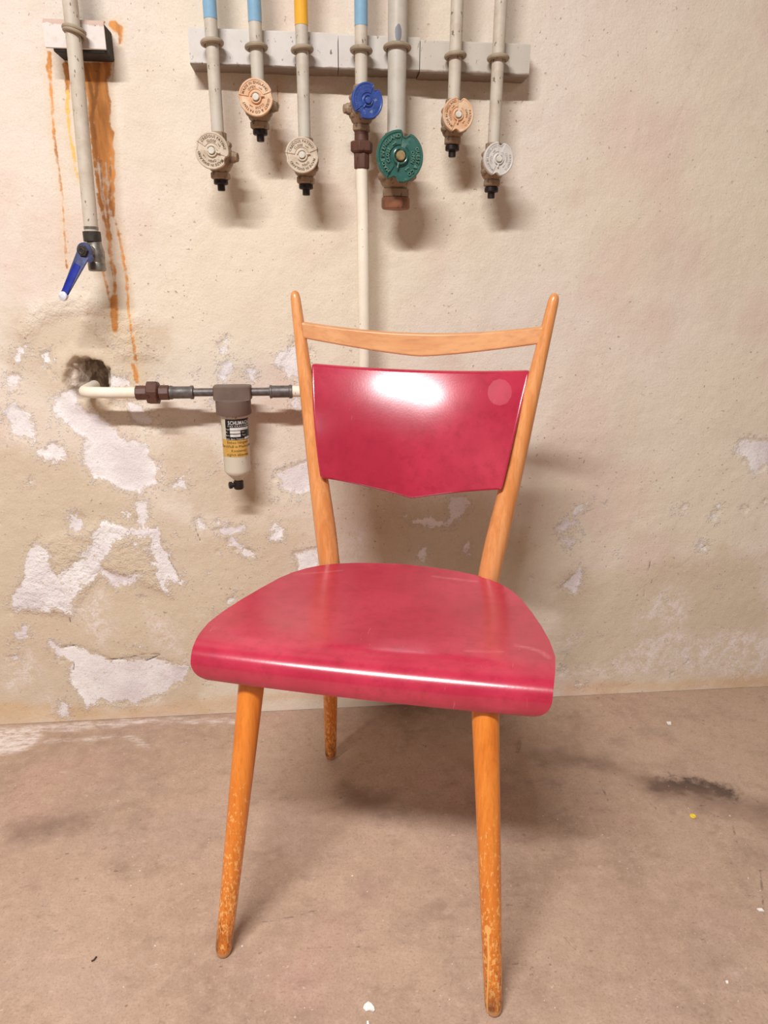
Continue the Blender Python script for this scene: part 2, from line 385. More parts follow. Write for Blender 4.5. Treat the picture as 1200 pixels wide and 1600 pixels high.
WALL, PWALL, FLOOR, VINYL = mat_wall(), mat_plain_wall(), mat_floor(), mat_vinyl()
WOOD_L = mat_wood('honey_beech_worn', lin(216, 118, 34), lin(232, 140, 52), True)
WOOD_U = mat_wood('honey_beech', lin(212, 136, 74), lin(230, 162, 102), False)
WOOD_R = mat_wood('honey_beech_rail', lin(206, 142, 92), lin(222, 164, 112), False, (.07, 1, .5))
PIPE = mat_paint('cream_pipe_paint', lin(204, 194, 178), lin(166, 146, 120), .64)
PIPE_G = mat_paint('grey_white_pipe_paint', lin(200, 192, 178), lin(168, 152, 130), .66)
PIPE_W = mat_paint('white_pipe_paint', lin(238, 230, 212), lin(206, 182, 148), .68, amt=.25)
SKY = mat_paint('light_blue_band', lin(136, 178, 204), lin(120, 160, 186), .74, .3)
YEL = mat_paint('yellow_band', lin(240, 180, 58), lin(220, 158, 48), .74, .3)
RING = mat_paint('clamp_paint', lin(164, 148, 126), lin(112, 96, 78), .62)
def mat_board():
    m = NT('board_paint'); v = m.obj(); n1 = m.noise(v, 28, 5, .6); n2 = m.noise(m.mapping(v, (1, 1, .45)), 180, 4, .6); n3 = m.noise(m.mapping(v, (.5, 1, 1)), 70, 4, .65)
    col = m.mix(m.ma('MULTIPLY', m.step(n1, .42, .72), .35), lin(210, 204, 198), lin(188, 178, 164))
    col = m.mix(m.ma('MULTIPLY', m.step(n2, .645, .68), .85), col, lin(88, 74, 64))
    col = m.mix(m.ma('MULTIPLY', m.step(m.sep(v)[0], .03, .20), .6), col, lin(190, 182, 164))
    z = m.sep(v)[2]; e = m.ma('ADD', z, m.ma('MULTIPLY', m.ma('SUBTRACT', n3, .5), .008))
    col = m.mix(m.ma('MULTIPLY', m.step(e, 1.2090, 1.2060), .75), col, lin(112, 86, 64))
    return m.out(col, .5, m.bump(m.ma('ADD', n1, m.ma('MULTIPLY', n2, .5)), .0006, .4), spec=.4)
BOARD = mat_board()
BODY = mat_paint('dirty_valve_casting', lin(158, 134, 108), lin(104, 84, 66), .58)
DARK = mat_metal('dark_brown_plug', lin(40, 30, 28), .5, .2)
RUSTC = mat_paint('rusty_brown_casting', lin(96, 62, 50), lin(66, 44, 38), .6, dark=lin(52, 34, 30))
RUSTP = mat_paint('rusty_copper_plug', lin(146, 96, 68), lin(96, 66, 50), .58)
GREY = mat_metal('grey_fitting', lin(112, 106, 104), .5, .45)
HEADP = mat_paint('brown_filter_head', lin(112, 94, 84), lin(92, 76, 68), .7)
BOWL = mat_paint('cream_filter_bowl', lin(214, 206, 188), lin(196, 182, 156), .63, amt=.3)
BLACKC = mat_metal('black_block', lin(38, 34, 32), .8, 0, lin(58, 54, 50))
def mat_plate():
    m = NT('rusty_white_plate'); v = m.obj(); n1 = m.noise(v, 60, 5, .65); n2 = m.noise(v, 150, 4, .6)
    z = m.ma('ADD', m.sep(v)[2], m.ma('MULTIPLY', m.ma('SUBTRACT', n1, .5), .014))
    col = m.mix(m.ma('MULTIPLY', m.step(n1, .5, .7), .4), lin(220, 212, 206), lin(206, 186, 170))
    col = m.mix(m.ma('MULTIPLY', m.step(z, .0105, .0125), .8), col, lin(196, 164, 146))
    col = m.mix(m.ma('MULTIPLY', m.step(z, -.0205, -.0225), .85), col, lin(158, 100, 66))
    col = m.mix(m.ma('MULTIPLY', m.step(n2, .66, .70), .85), col, lin(130, 84, 60))
    return m.out(col, .55, m.bump(n1, .0006, .5), spec=.4)
PLATE = mat_plate()
NICKEL = mat_metal('dull_nickel', lin(150, 144, 136), .38, .7)
COLLAR = mat_metal('dark_collar', lin(66, 60, 54), .5, .3)
BLUEP = mat_metal('blue_grip', lin(18, 40, 150), .4, 0, lin(14, 32, 128))
LEVERG = mat_metal('blue_grey_lever', lin(92, 98, 138), .4, .5)
WHT = mat_metal('white_cap', lin(226, 228, 236), .4, 0, lin(190, 194, 210))
TAGB = mat_metal('black_tag', lin(24, 22, 22), .45, 0)
TAGW = mat_metal('tag_white', lin(220, 216, 210), .5, 0, lin(196, 192, 188))
TAGY = mat_metal('ochre_sticker', lin(212, 168, 84), .55, 0, lin(196, 150, 72))
INK = mat_metal('brown_ink', lin(72, 50, 28), .7, 0)

# ------------------------------------------------------------------ structure: the wall behind the chair
def P2(pts, k=1., ox=0., oy=0.):    # photograph points -> (x, z) on the wall
    return [((q := wpt(ox + k * x, oy + k * y)).x, q.z) for x, y in pts]
xs = np.concatenate([np.arange(-2.2, -.84, .08), np.arange(-.80, 1.14, .003), np.arange(1.2, 2.25, .1)])
zs = np.concatenate([np.arange(0, 1.40, .003), np.arange(1.42, 2.45, .07)])
X, Z = np.meshgrid(xs, zs)
FL = Field(X, Z); A = 1 / 3
def flp(pts, k=1., ox=0, oy=0): FL.poly(P2(pts, k, ox, oy))
flp([(10,240),(90,200),(120,262),(160,290),(230,330),(330,420),(420,440),(475,520),(470,610),(420,625),(400,665),(300,630),(240,590),(190,600),(140,510),(150,420),(90,370),(30,310)], .35, 80, 540)
flp([(345,260),(400,262),(455,345),(440,365),(380,330)], .35, 80, 540)
flp([(575,570),(605,600),(595,640),(520,640)], .35, 80, 540)
flp([(0,430),(60,440),(70,490),(20,520),(-60,480)], .35, 80, 540)
flp([(375,690),(425,700),(430,770),(390,790)], .35, 80, 540)
flp([(80,745),(120,745),(120,795),(90,800)], .35, 80, 540)
flp([(320,140),(370,190),(330,190)], .35, 80, 540)
flp([(1000,590),(1060,570),(1100,580),(1135,515),(1170,600),(1160,650),(1090,665),(1060,620)], .35, 80, 540)
flp([(1000,60),(1060,20),(1090,-30),(1120,60),(1110,150),(1050,130)], .35, 80, 540)
flp([(755,75),(810,72),(800,110),(770,160)], .35, 80, 540)
flp([(755,0),(790,-30),(795,30),(760,45)], .35, 80, 540)
flp([(1070,245),(1110,240),(1120,310),(1090,300)], .35, 80, 540)
flp([(870,100),(905,110),(900,150)], .35, 80, 540)
flp([(100,980),(160,965),(165,1010),(110,1070),(80,1050)], .25, 0, 300)
flp([(265,1010),(310,990),(320,1060),(280,1075)], .25, 0, 300)
flp([(40,1160),(100,1150),(115,1220),(70,1240)], .25, 0, 300)
flp([(690,1130),(760,1150),(830,1190),(850,1215),(700,1215)], .25, 0, 300)
flp([(20,630),(45,650),(55,690),(20,680),(4,640)])
for q in ([(490,345),(570,350),(640,372),(740,380),(770,450),(810,540),(850,640),(780,600),(800,690),(745,640),(735,560),(700,425),(600,402),(525,440),(480,560),(455,595),(400,640),(350,690),(330,780),(255,740),(210,765),(130,745),(60,755),(50,700),(110,610),(130,500),(185,440),(228,480),(240,580),(285,605),(340,545),(400,515),(440,430)],
          [(470,572),(560,590),(660,585),(610,645),(540,650)],
          [(228,900),(300,938),(350,930),(440,962),(520,1000),(640,990),(760,995),(885,1025),(850,1090),(740,1160),(640,1195),(520,1190),(470,1178),(400,1215),(370,1140),(330,1080),(350,995),(300,980),(270,990)],
          [(325,320),(380,330),(395,400),(340,400)], [(645,245),(690,300),(675,350),(635,330)], [(810,150),(860,115),(872,190),(800,190)],
          [(1010,385),(1080,370),(1140,372),(1120,392),(1095,410),(1130,450),(1200,490),(1190,520),(1090,460),(1060,420)],
          [(925,340),(970,370),(930,380)], [(1060,715),(1105,685),(1108,710),(1070,725)], [(580,300),(612,315),(600,330)],
          [(80,870),(120,840),(130,880),(90,890)], [(40,985),(100,985),(60,1000)], [(300,1180),(330,1270),(270,1240)]):
    flp(q, A, 0, 700)
k = 470 / 1200
for q in ([(540,985),(600,965),(690,990),(700,900),(735,880),(780,905),(760,940),(700,1000),(600,1005)], [(80,1110),(165,1090),(170,1160),(90,1180)],
          [(5,790),(100,750),(135,800),(125,860),(40,860)], [(560,1120),(600,1080),(590,1150)], [(0,1000),(40,1010),(30,1050),(-10,1050)], [(750,1080),(775,1060),(770,1120)]):
    flp(q, k, 430, 430)
k = 400 / 1164
for q in ([(1012,295),(1050,255),(1080,250),(1130,265),(1175,265),(1175,300),(1164,360),(1110,402),(1090,370),(1060,330)], [(200,650),(240,620),(290,625),(280,645),(215,665)],
          [(270,580),(330,545),(355,515),(345,550),(280,590)], [(740,565),(790,550),(770,575)], [(845,745),(860,705),(888,760)], [(900,610),(940,575),(925,625)],
          [(230,930),(270,860),(310,835),(312,900),(290,950)], [(210,700),(290,715),(250,745)], [(300,1370),(340,1365),(320,1380)]):
    flp(q, k, 800, 600)
r_ = np.random.default_rng(3)
for i in range(150):                 # small chips scattered where the paint is loose
    px, py = r_.uniform(-20, 520), r_.uniform(520, 1080)
    if r_.random() < .35: px, py = r_.uniform(560, 1200), r_.uniform(780, 1070)
    q = wpt(px, py); FL.dot((q.x, q.z), r_.uniform(-.009, .001))
VE = Field(X, Z)
VE.poly(P2([(690,1120),(1200,1120),(1200,1330),(160,1365),(170,1320),(450,1230)], k, 800, 600))
VE.poly(P2([(630,930),(720,890),(790,940),(830,1050),(760,1160),(640,1100),(520,1160),(560,1060)], k, 800, 600))
VE.poly(P2([(210,1130),(350,1110),(320,1200),(230,1210)], k, 800, 600))
VE.poly(P2([(200,760),(480,650),(560,860),(500,960),(400,900),(330,800)], A, 0, 700))
VE.poly(P2([(680,760),(860,800),(880,1000),(700,940)], A, 0, 700))
VE.poly(P2([(0,1010),(140,960),(200,1060),(60,1160),(0,1150)], A, 0, 700))
VE.poly(P2([(540,820),(590,810),(575,880),(540,890)]))
VE.poly(P2([(140,1190),(240,1110),(330,1270),(200,1240)], A, 0, 700))
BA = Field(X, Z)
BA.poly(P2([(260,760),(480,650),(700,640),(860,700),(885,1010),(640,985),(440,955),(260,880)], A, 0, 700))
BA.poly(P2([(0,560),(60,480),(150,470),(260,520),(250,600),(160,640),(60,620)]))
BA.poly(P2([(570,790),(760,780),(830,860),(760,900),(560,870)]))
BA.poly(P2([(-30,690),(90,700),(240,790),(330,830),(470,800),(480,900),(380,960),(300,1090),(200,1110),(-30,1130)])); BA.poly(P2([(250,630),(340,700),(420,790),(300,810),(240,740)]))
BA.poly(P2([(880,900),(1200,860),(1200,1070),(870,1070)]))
TA = Field(X, Z)
TA.poly(P2([(-20,1095),(200,1108),(390,1085),(390,1112),(200,1125),(-20,1138)])); TA.poly(P2([(880,1066),(1040,1063),(1210,1052),(1210,1072),(1040,1082),(880,1088)]))
TA.line(P2([(392,1090),(520,1085)]), .02)
RO = Field(X, Z)
RO.line(P2([(40,520),(60,490),(110,472),(160,480),(200,500)]), [.02, .03, .03, .03, .02]); RO.poly(P2([(130,500),(215,490),(250,560),(180,560)]))
RO.poly(P2([(490,345),(740,380),(800,690),(480,560),(330,780),(60,750),(185,440)], A, 0, 700))
RU = Field(X, Z); RY = Field(X, Z); RD = Field(X, Z)
g = .25; S4 = lambda pts: P2(pts, .25)
RU.poly(S4([(300,310),(322,330),(325,460),(312,490),(288,440)])); RU.line(S4([(312,480),(325,600),(335,800),(352,950),(372,1100),(390,1230)]), [.006, .003, .0035, .004, .003, .0015])
RU.line(P2([(97,300),(103,400),(105,420)]), [.001, .0012, .0025])
RU.poly(S4([(385,395),(700,385),(690,470),(668,500),(690,640),(690,780),(712,830),(705,1010),(690,985),(675,1030),(650,1000),(630,1040),(600,990),(580,1010),(572,900),(545,600),(520,480),(440,470),(430,660),(412,640),(405,480)]))
for q in ([(585,900),(600,1060),(635,1280),(640,1330)], [(640,980),(652,1100),(668,1280),(672,1330)], [(672,980),(690,1150),(690,1290)], [(703,950),(708,1100),(706,1280)]): RU.line(S4(q), [.007, .005, .0045, .004])
RY.line(S4([(420,580),(425,680),(435,850),(465,960),(470,1060),(492,1130)]), [.006, .006, .006, .008, .005, .002]); RU.line(S4([(420,580),(425,680),(435,850),(465,960),(470,1060),(492,1130)]), [.005, .005, .005, .006, .003, .002])
RU.poly(S4([(668,135),(720,128),(765,165),(765,260),(740,285),(735,215),(705,190)]))
S5 = lambda pts: P2(pts, .25, 0, 300)
RU.line(S5([(620,20),(636,90),(655,170),(680,300),(690,420),(715,480),(722,600),(715,640)]), [.008, .005, .005, .004, .004, .004, .004, .006])
RU.line(S5([(650,-60),(665,60),(690,300),(700,430),(720,500)]), [.006, .004, .004, .003, .003]); RU.line(S5([(700,-60),(710,150),(740,240),(770,400),(795,560),(805,740),(830,900),(850,1050),(865,1190)]), [.006, .004, .004, .004, .004, .004, .005, .004, .003])
RU.line(S5([(640,470),(660,560),(690,680)]), [.003, .003, .004]); RU.poly(S5([(690,650),(735,630),(740,720),(735,880),(710,870),(690,720)])); RU.line(S5([(835,1080),(860,1190)]), .006); RU.line(S5([(680,0),(690,100),(720,180)]), .003)
TA.line(P2([(436,122),(435,180),(438,230),(438,256)]), [.010, .009, .007, .004]); RD.line(P2([(432,122),(434,150),(437,180)]), .001); RD.line(P2([(438,235),(439,256)]), .0016)
RD.line(S4([(560,540),(590,640),(570,760),(590,860)]), [.006, .004, .007, .007]); RD.line(S4([(530,400),(570,560)]), .006); RD.line(S4([(620,400),(600,600)]), .004); RD.line(S4([(630,1000),(640,1200),(655,1290)]), .003); RD.line(S4([(690,1000),(690,1270)]), .0025)
RD.line(S5([(690,430),(722,600)]), .0018)
CK = Field(X, Z)
for q in ([(300,935),(350,925)], [(500,990),(560,992),(640,972),(700,962),(755,966)], [(680,1000),(715,985),(750,968)], [(785,495),(800,540),(830,580),(850,630)], [(910,340),(920,390),(938,432)], [(320,780),(330,815)], [(348,1000),(345,1040)]):
    CK.line(P2(q, A, 0, 700), .0022)
for q in ([(760,835),(820,790),(880,735),(930,710)], [(600,970),(628,820),(630,770)], [(920,1095),(965,1112)], [(500,1380),(545,1360)], [(690,780),(700,830),(740,840)]):
    CK.line(P2(q, 400 / 1164, 800, 600), .0012)
for i in range(46):                  # little scratches
    px, py = r_.uniform(0, 1200), r_.uniform(0, 900); a = r_.uniform(-1, 1); l = r_.uniform(3, 10)
    CK.line(P2([(px, py), (px + l * math.sin(a), py + l * math.cos(a))]), r_.uniform(.0004, .0012))
HO = Field(X, Z, -.08); HOLE = P2([(103,590),(108,572),(122,562),(140,561),(158,568),(170,578),(171,600),(160,612),(140,622),(118,620),(106,608)])
HO.poly(HOLE)
N1, N2, N3 = vnoise(X, Z, 3, 1, 3), vnoise(X, Z, 22, 2, 3), vnoise(X, Z, 90, 4, 2)
sm = lambda t: (lambda u: u * u * (3 - 2 * u))(np.clip(t, 0, 1))
N4 = vnoise(X, Z, 140, 9, 2)
hole = HO.f + (N2 - .5) * .020 + (N3 - .5) * .008
Y = (N1 - .5) * .006 + (N2 - .5) * .0022 + (N3 - .5) * .0007
flk = sm((FL.f + (N2 - .5) * .03 + (N3 - .5) * .014) / .003 + .5); Y += flk * .0016
Y += sm(CK.f / .001 + .5) * .0016
rgh = sm(RO.f / .02 + .5); Y += -rgh * (.0035 * N3 + .002 * N2)
Y += -sm((.024 - np.abs(HO.f + .012)) / .024) * .004 * (HO.f < .02)
Y += sm(hole / .011 + .15) * (.012 + .055 * sm((X - wpt(112, 590).x) / .030) * sm((wpt(166, 590).x - X) / .012) + (N2 - .5) * .022 + (N3 - .5) * .012 + (N4 - .5) * .006) + 0
fade = sm((Z - .0) / .02) * sm((Z[:, :] * 0 + 1))
Y = np.clip(Y, -.006, .11) * (.25 + .75 * fade)
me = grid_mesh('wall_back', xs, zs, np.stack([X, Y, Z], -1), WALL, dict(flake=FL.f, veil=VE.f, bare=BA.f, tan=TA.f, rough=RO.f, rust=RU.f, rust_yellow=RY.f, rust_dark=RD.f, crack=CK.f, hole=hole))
tag(link('wall_back', me), kind='structure')

# ------------------------------------------------------------------ structure: floor, other walls, ceiling
def F2(pts, k=1., ox=0., oy=0.):
    return [((q := fpt(ox + k * x, oy + k * y)).x, q.y) for x, y in pts]
xf = np.concatenate([np.arange(-2.2, -.9, .1), np.arange(-.86, 1.16, .004), np.arange(1.2, 2.25, .1)])
yf = np.concatenate([np.arange(-4.4, -.92, .1), np.arange(-.9, .013, .004)])
XF, YF = np.meshgrid(xf, yf)
ST = Field(XF, YF); kk = 1 / 3
ST.line(F2([(690,385),(760,380),(840,385),(900,395),(1000,415)], kk, 800, 1100), [.016, .032, .030, .042, .012])
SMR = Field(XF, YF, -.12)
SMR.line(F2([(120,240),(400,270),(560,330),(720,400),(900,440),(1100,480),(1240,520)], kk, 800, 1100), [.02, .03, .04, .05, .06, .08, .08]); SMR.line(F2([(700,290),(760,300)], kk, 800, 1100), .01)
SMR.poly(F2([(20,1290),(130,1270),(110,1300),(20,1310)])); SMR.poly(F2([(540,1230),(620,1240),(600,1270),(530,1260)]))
CF = Field(XF, YF)
for q in ([(480,1482),(560,1478),(640,1472),(720,1462)], [(400,1442),(460,1432),(505,1418)], [(660,1560),(700,1535)], [(1188,1360),(1192,1400),(1193,1430)], [(1186,1360),(1200,1360)]): CF.line(F2(q), .0016)
for q in ([(470,315),(530,370),(570,385)], [(640,460),(770,570)], [(410,360),(450,450)], [(880,490),(960,525),(1030,560),(1055,650)], [(540,455),(575,485)], [(735,780),(750,805)], [(655,790),(680,810)], [(1110,430),(1200,490)], [(680,280),(760,300)]):
    CF.line(F2(q, kk, 800, 1100), .0018)
r2 = np.random.default_rng(11)
for i in range(110):
    px, py = r2.uniform(0, 1200), r2.uniform(1150, 1600); a = r2.uniform(0, 6.28); l = r2.uniform(3, 14)
    CF.line(F2([(px, py), (px + l * math.cos(a), py + .4 * l * math.sin(a))]), r2.uniform(.0004, .0022))
DU = Field(XF, YF)
DU.line(F2([(-30,1146),(60,1138),(150,1133),(240,1124),(375,1128)]), [.034, .026, .018, .016, .014]); DU.poly(F2([(-40,1138),(70,1134),(60,1160),(30,1176),(-40,1184)])); DU.line(F2([(60,1160),(200,1150),(230,1165)]), .004)
for i in range(26):
    px, py = r2.uniform(0, 1200), r2.uniform(1180, 1600); q = fpt(px, py); DU.dot((q.x, q.y), r2.uniform(-.0015, .0025) - .006)
H = (vnoise(XF, YF, 5, 8, 3) - .5) * .0010
H *= 1
me = grid_mesh('floor', xf, yf, np.stack([XF, YF, H - .0006], -1), FLOOR, dict(stain=ST.f, smear=SMR.f, crack=CF.f, dust=DU.f))
tag(link('floor', me), kind='structure')
def slab(name, lo, hi, mat):
    tag(MB().box(lo, hi).build(name, mat), kind='structure')
slab('wall_left', (-2.3, -4.4, 0), (-2.2, .0, 2.4), PWALL)
slab('wall_right', (2.2, -4.4, 0), (2.3, .0, 2.4), PWALL)
slab('wall_front', (-2.3, -4.5, 0), (2.3, -4.4, 2.4), PWALL)
slab('ceiling', (-2.3, -4.5, 2.4), (2.3, .1, 2.5), PWALL)

# ------------------------------------------------------------------ the chair
CHX, CHY, CHR = .0254, -.6214, rad(-17.433)
chair = empty('dining_chair', (CHX, CHY, 0), 'red vinyl dining chair with honey coloured tapered wooden legs standing in the middle', 'chair', rotz=CHR)
lerp = lambda a, b, t: a + (b - a) * t
def spline(pts, n):                  # Catmull-Rom through tuples
    pts = [np.array(p, float) for p in pts]; P = [2 * pts[0] - pts[1]] + pts + [2 * pts[-1] - pts[-2]]; out = []
    for i in range(1, len(P) - 2):
        for j in range(n):
            t = j / n; a, b, c, d = P[i - 1:i + 3]
            out.append(.5 * ((2 * b) + (c - a) * t + (2 * a - 5 * b + 4 * c - d) * t * t + (3 * b - a - 3 * c + d) * t ** 3))
    return out + [pts[-1]]
# seat: a bent sheet with a waterfall front
prof = spline([(.0478, .4120), (.0458, .4190), (.0455, .427), (.047, .437), (.056, .449), (.078, .4555), (.115, .4555), (.17, .4525), (.24, .4495), (.31, .4485), (.376, .4495)], 7)
def seat_half(v, i, n_front):
    tab = [(.04, .2205), (.08, .2245), (.115, .2262), (.157, .2215), (.2, .2125), (.243, .2005), (.285, .186), (.31, .1725), (.33, .156), (.345, .137), (.356, .115), (.366, .083), (.372, .048), (.3745, .014)]
    return float(np.interp(v, [a for a, b in tab], [b for a, b in tab]))
rows = []
vs_ = np.array([q[0] for q in prof]); zs_ = np.array([q[1] for q in prof])
L = np.concatenate([[0], np.cumsum(np.hypot(np.diff(vs_), np.diff(zs_)))]); lb = L[np.argmin(np.abs(vs_ - .31) + (L < .1) * 9)]
ls = np.concatenate([(.026 * (1 - np.cos(np.linspace(0, math.pi / 2, 12))))[:-1], np.linspace(.026, lb, 44)[:-1], lb + (L[-1] - lb) * (1 - (1 - np.linspace(0, 1, 22)) ** 1.8)])
NS = 49; ss = np.sin(np.linspace(-1, 1, NS) * math.pi / 2 * .93) / math.sin(math.pi / 2 * .93)
top = []
for l in ls:
    v, z = np.interp(l, L, vs_), np.interp(l, L, zs_)
    hw = seat_half(v, 0, 0)
    if l < .026: hw = hw - .024 * (1 - math.sqrt(max(0, 1 - (1 - l / .026) ** 2)))
    row = []
    for s in ss:
        dish = -.007 * (1 - s * s) * math.sin(math.pi * min(1, max(0, (v - .09) / .29))) if l > .07 else 0
        arch = .0045 * (1 - abs(s) ** 2)        # the front edge bows forward a little
        row.append((s * hw, v - arch * max(0, 1 - l / .12), z + dish))
    top.append(row)
T = np.array(top)
du = np.gradient(T, axis=1); dv = np.gradient(T, axis=0); Nn = np.cross(du, dv); Nn /= np.linalg.norm(Nn, axis=-1, keepdims=True) + 1e-12
Bt = T - Nn * .013
nr = len(ls); vsx = np.concatenate([T.reshape(-1, 3), Bt.reshape(-1, 3)]); K = nr * NS; fs = []
for i in range(nr - 1):
    for j in range(NS - 1):
        a = i * NS + j; fs.append((a, a + 1, a + NS + 1, a + NS)); fs.append((K + a, K + a + NS, K + a + NS + 1, K + a + 1))
rim = [j for j in range(NS)] + [i * NS + NS - 1 for i in range(1, nr)] + [(nr - 1) * NS + j for j in range(NS - 2, -1, -1)] + [i * NS for i in range(nr - 2, 0, -1)]
for a, b in zip(rim, rim[1:] + rim[:1]): fs.append((b, a, K + a, K + b))
_a = rad(1.6); _c = vsx - np.array([0, .2, 0])
vsx = np.stack([_c[:, 0] * math.cos(_a) - _c[:, 1] * math.sin(_a), _c[:, 0] * math.sin(_a) + _c[:, 1] * math.cos(_a) + .2, _c[:, 2]], -1)
mb = MB(); mb.add(vsx, fs)
seat = mb.build('seat', VINYL, chair, angle=50)
bv = seat.modifiers.new('bevel', 'BEVEL'); bv.width = .0045; bv.segments = 3; bv.limit_method = 'ANGLE'; bv.angle_limit = rad(50)
co = vsx
def fattr(o, name, f): o.data.attributes.new(name, 'FLOAT', 'POINT').data.foreach_set('value', np.asarray(f, np.float32))
wr = np.full(len(co), -1.)
for q, wd_ in (([(.180, .142), (.200, .137), (.211, .131), (.2200, .118)], .0030), ([(.118, .112), (.165, .119)], .0016), ([(.045, .345), (.115, .338)], .0014), ([(-.17, .30), (-.10, .335)], .0008)):
    for a, b in zip(q, q[1:]): wr = np.maximum(wr, wd_ - seg_dist(co[:, 0], co[:, 1], a, b))
fattr(seat, 'wear', wr); fattr(seat, 'disc', np.full(len(co), -1.))

# front legs, rear posts
def turned(name, path, radii, mat, n=20, drip=False):
    pts = [Vector(p) for p in path]
    m = MB(); m.tube(pts, list(radii), n); o = m.build(name, mat, chair, angle=60)
    if mat is WOOD_L:
        c = np.array(m.v)
        if drip:
            t = c[:, 2]; cx = np.interp(t, [0, .43], [.187, .1475]) - np.interp(t, [.02, .05, .09], [.0075, .0055, .0035])
            d = np.interp(t, [.03, .08, .1, .118, .12, .131, .133], [.0008, .0012, .0012, .0012, .0042, .004, -.004]) - np.abs(c[:, 0] - cx)
            cy = np.interp(t, [0, .43], [0, .08]); d = np.where(c[:, 1] < cy, d, -1)
        else: d = np.full(len(c), -1.)
        fattr(o, 'drip', d)
    return o
for s in (-1, 1):
    path, rr = [], []
    for t in [0, .004, .010, .018, .03] + list(np.linspace(.04, 1, 90)):
        p = np.array([s * .187, 0, 0]) * (1 - t) + np.array([s * .1465, .078, .436]) * t
        path.append(p); rr.append((.0085 + .0025 * min(1, (t / .02) ** .5)) if t < .02 else lerp(.0112, .0168, min(1, t * 1.08)))
    o = turned('front_leg', path, rr, WOOD_L, 72 if s > 0 else 28, s > 0)
    MB().lathe([(.0068, -.0003), (.0068, .002)], path[0]).build('glide', DARK, o)
    path, rr = [], []
    foot, knee, tip = np.array([s * .157, .4296, 0]), np.array([s * .1304, .363, .44]), np.array([s * .2, .4343, .874])
    sp = [foot, foot * .75 + knee * .25, foot * .4 + knee * .6, knee * .93 + foot * .07 + np.array([0, .002, 0]), knee * .94 + tip * .06 + np.array([0, .001, 0]), knee * .6 + tip * .4, knee * .25 + tip * .75, tip]
    for q in spline([tuple(p) for p in sp], 10):
        z = q[2]; path.append(q)
        rr.append(float(np.interp(z, [0, .004, .012, .3, .42, .50, .64, .80, .858, .867, .8725, .875], [.008, .010, .011, .0150, .0172, .0176, .0145, .0098, .0080, .0072, .005, .001])))
    zz = [p[2] for p in path]; i0 = next(i for i, z in enumerate(zz) if z > .425)
    turned('rear_leg', path[:i0 + 1], rr[:i0 + 1], WOOD_L)
    ext = [tip + (tip - knee) / .434 * d for d in (-.012, -.007, -.003, -.001, 0)]
    pp = [p for p in path[i0 - 1:] if p[2] < .86]; qq = [float(np.interp(p[2], [.42, .50, .64, .80, .86], [.0172, .0176, .0145, .0098, .0080])) for p in pp]
    turned('back_post', pp + [tuple(e) for e in ext], qq + [.0078, .0072, .0056, .0036, .0012], WOOD_U)
# hidden rails that carry the sheet
fr = MB(); fr.box((-.150, .066, .408), (.150, .090, .436)); fr.box((-.118, .30, .410), (.118, .322, .432)); fr.box((-.13, .085, .410), (-.11, .31, .432)); fr.box((.11, .085, .410), (.13, .31, .432))
fr.build('seat_frame', WOOD_L, chair, .003)
fattr(chair.children[-1], 'drip', np.full(len(fr.v), -1.))
pu = lambda z: np.interp(z, [.446, .871], [.1304, .2]); pv = lambda z: np.interp(z, [.446, .871], [.360, .4343])
def back_sheet(name, zb, zt, inset, bow, th, mat, bev, fwd, tilt=0., pillow=0., nu=41, nv=25):
    V = []
    for side in (0, 1):
        for i in range(nv):
            for j in range(nu):
                s = -1 + 2 * j / (nu - 1); t = i / (nv - 1); z = lerp(zb(s), zt(s), t)
                V.append((s * (pu(z) - inset(z)), pv(z) + tilt * (z - .67) + bow * (1 - s * s) + fwd - (pillow * (1 - (2 * t - 1) ** 2) if not side else 0) + (th if side else 0), z))
    fs = []; K = nu * nv
    for i in range(nv - 1):
        for j in range(nu - 1):
            a = i * nu + j; fs.append((a, a + 1, a + nu + 1, a + nu)); fs.append((K + a, K + a + nu, K + a + nu + 1, K + a + 1))
    rim = list(range(nu)) + [i * nu + nu - 1 for i in range(1, nv)] + [(nv - 1) * nu + j for j in range(nu - 2, -1, -1)] + [i * nu for i in range(nv - 2, 0, -1)]
    for a, b in zip(rim, rim[1:] + rim[:1]): fs.append((b, a, K + a, K + b))
    m = MB(); m.add(V, fs); o = m.build(name, mat, chair, bev, 50); o.modifiers[0].segments = 3
    return o, np.array(V)
bk, co = back_sheet('backrest', lambda s: .556 + .034 * abs(s) ** 1.1, lambda s: .753 + .010 * s * s, lambda z: .010, .042, .013, VINYL, .004, -.008, .16, .011)
DISC = (.129, .729)
fattr(bk, 'disc', 0.0188 - np.hypot(co[:, 0] - DISC[0], co[:, 2] - DISC[1])); fattr(bk, 'wear', np.full(len(co), -1.))
back_sheet('crest_rail', lambda s: .777 + .026 * abs(s) ** 1.4, lambda s: .812 + .016 * s * s, lambda z: .004, .030, .014, WOOD_R, .003, -.007, nv=7)

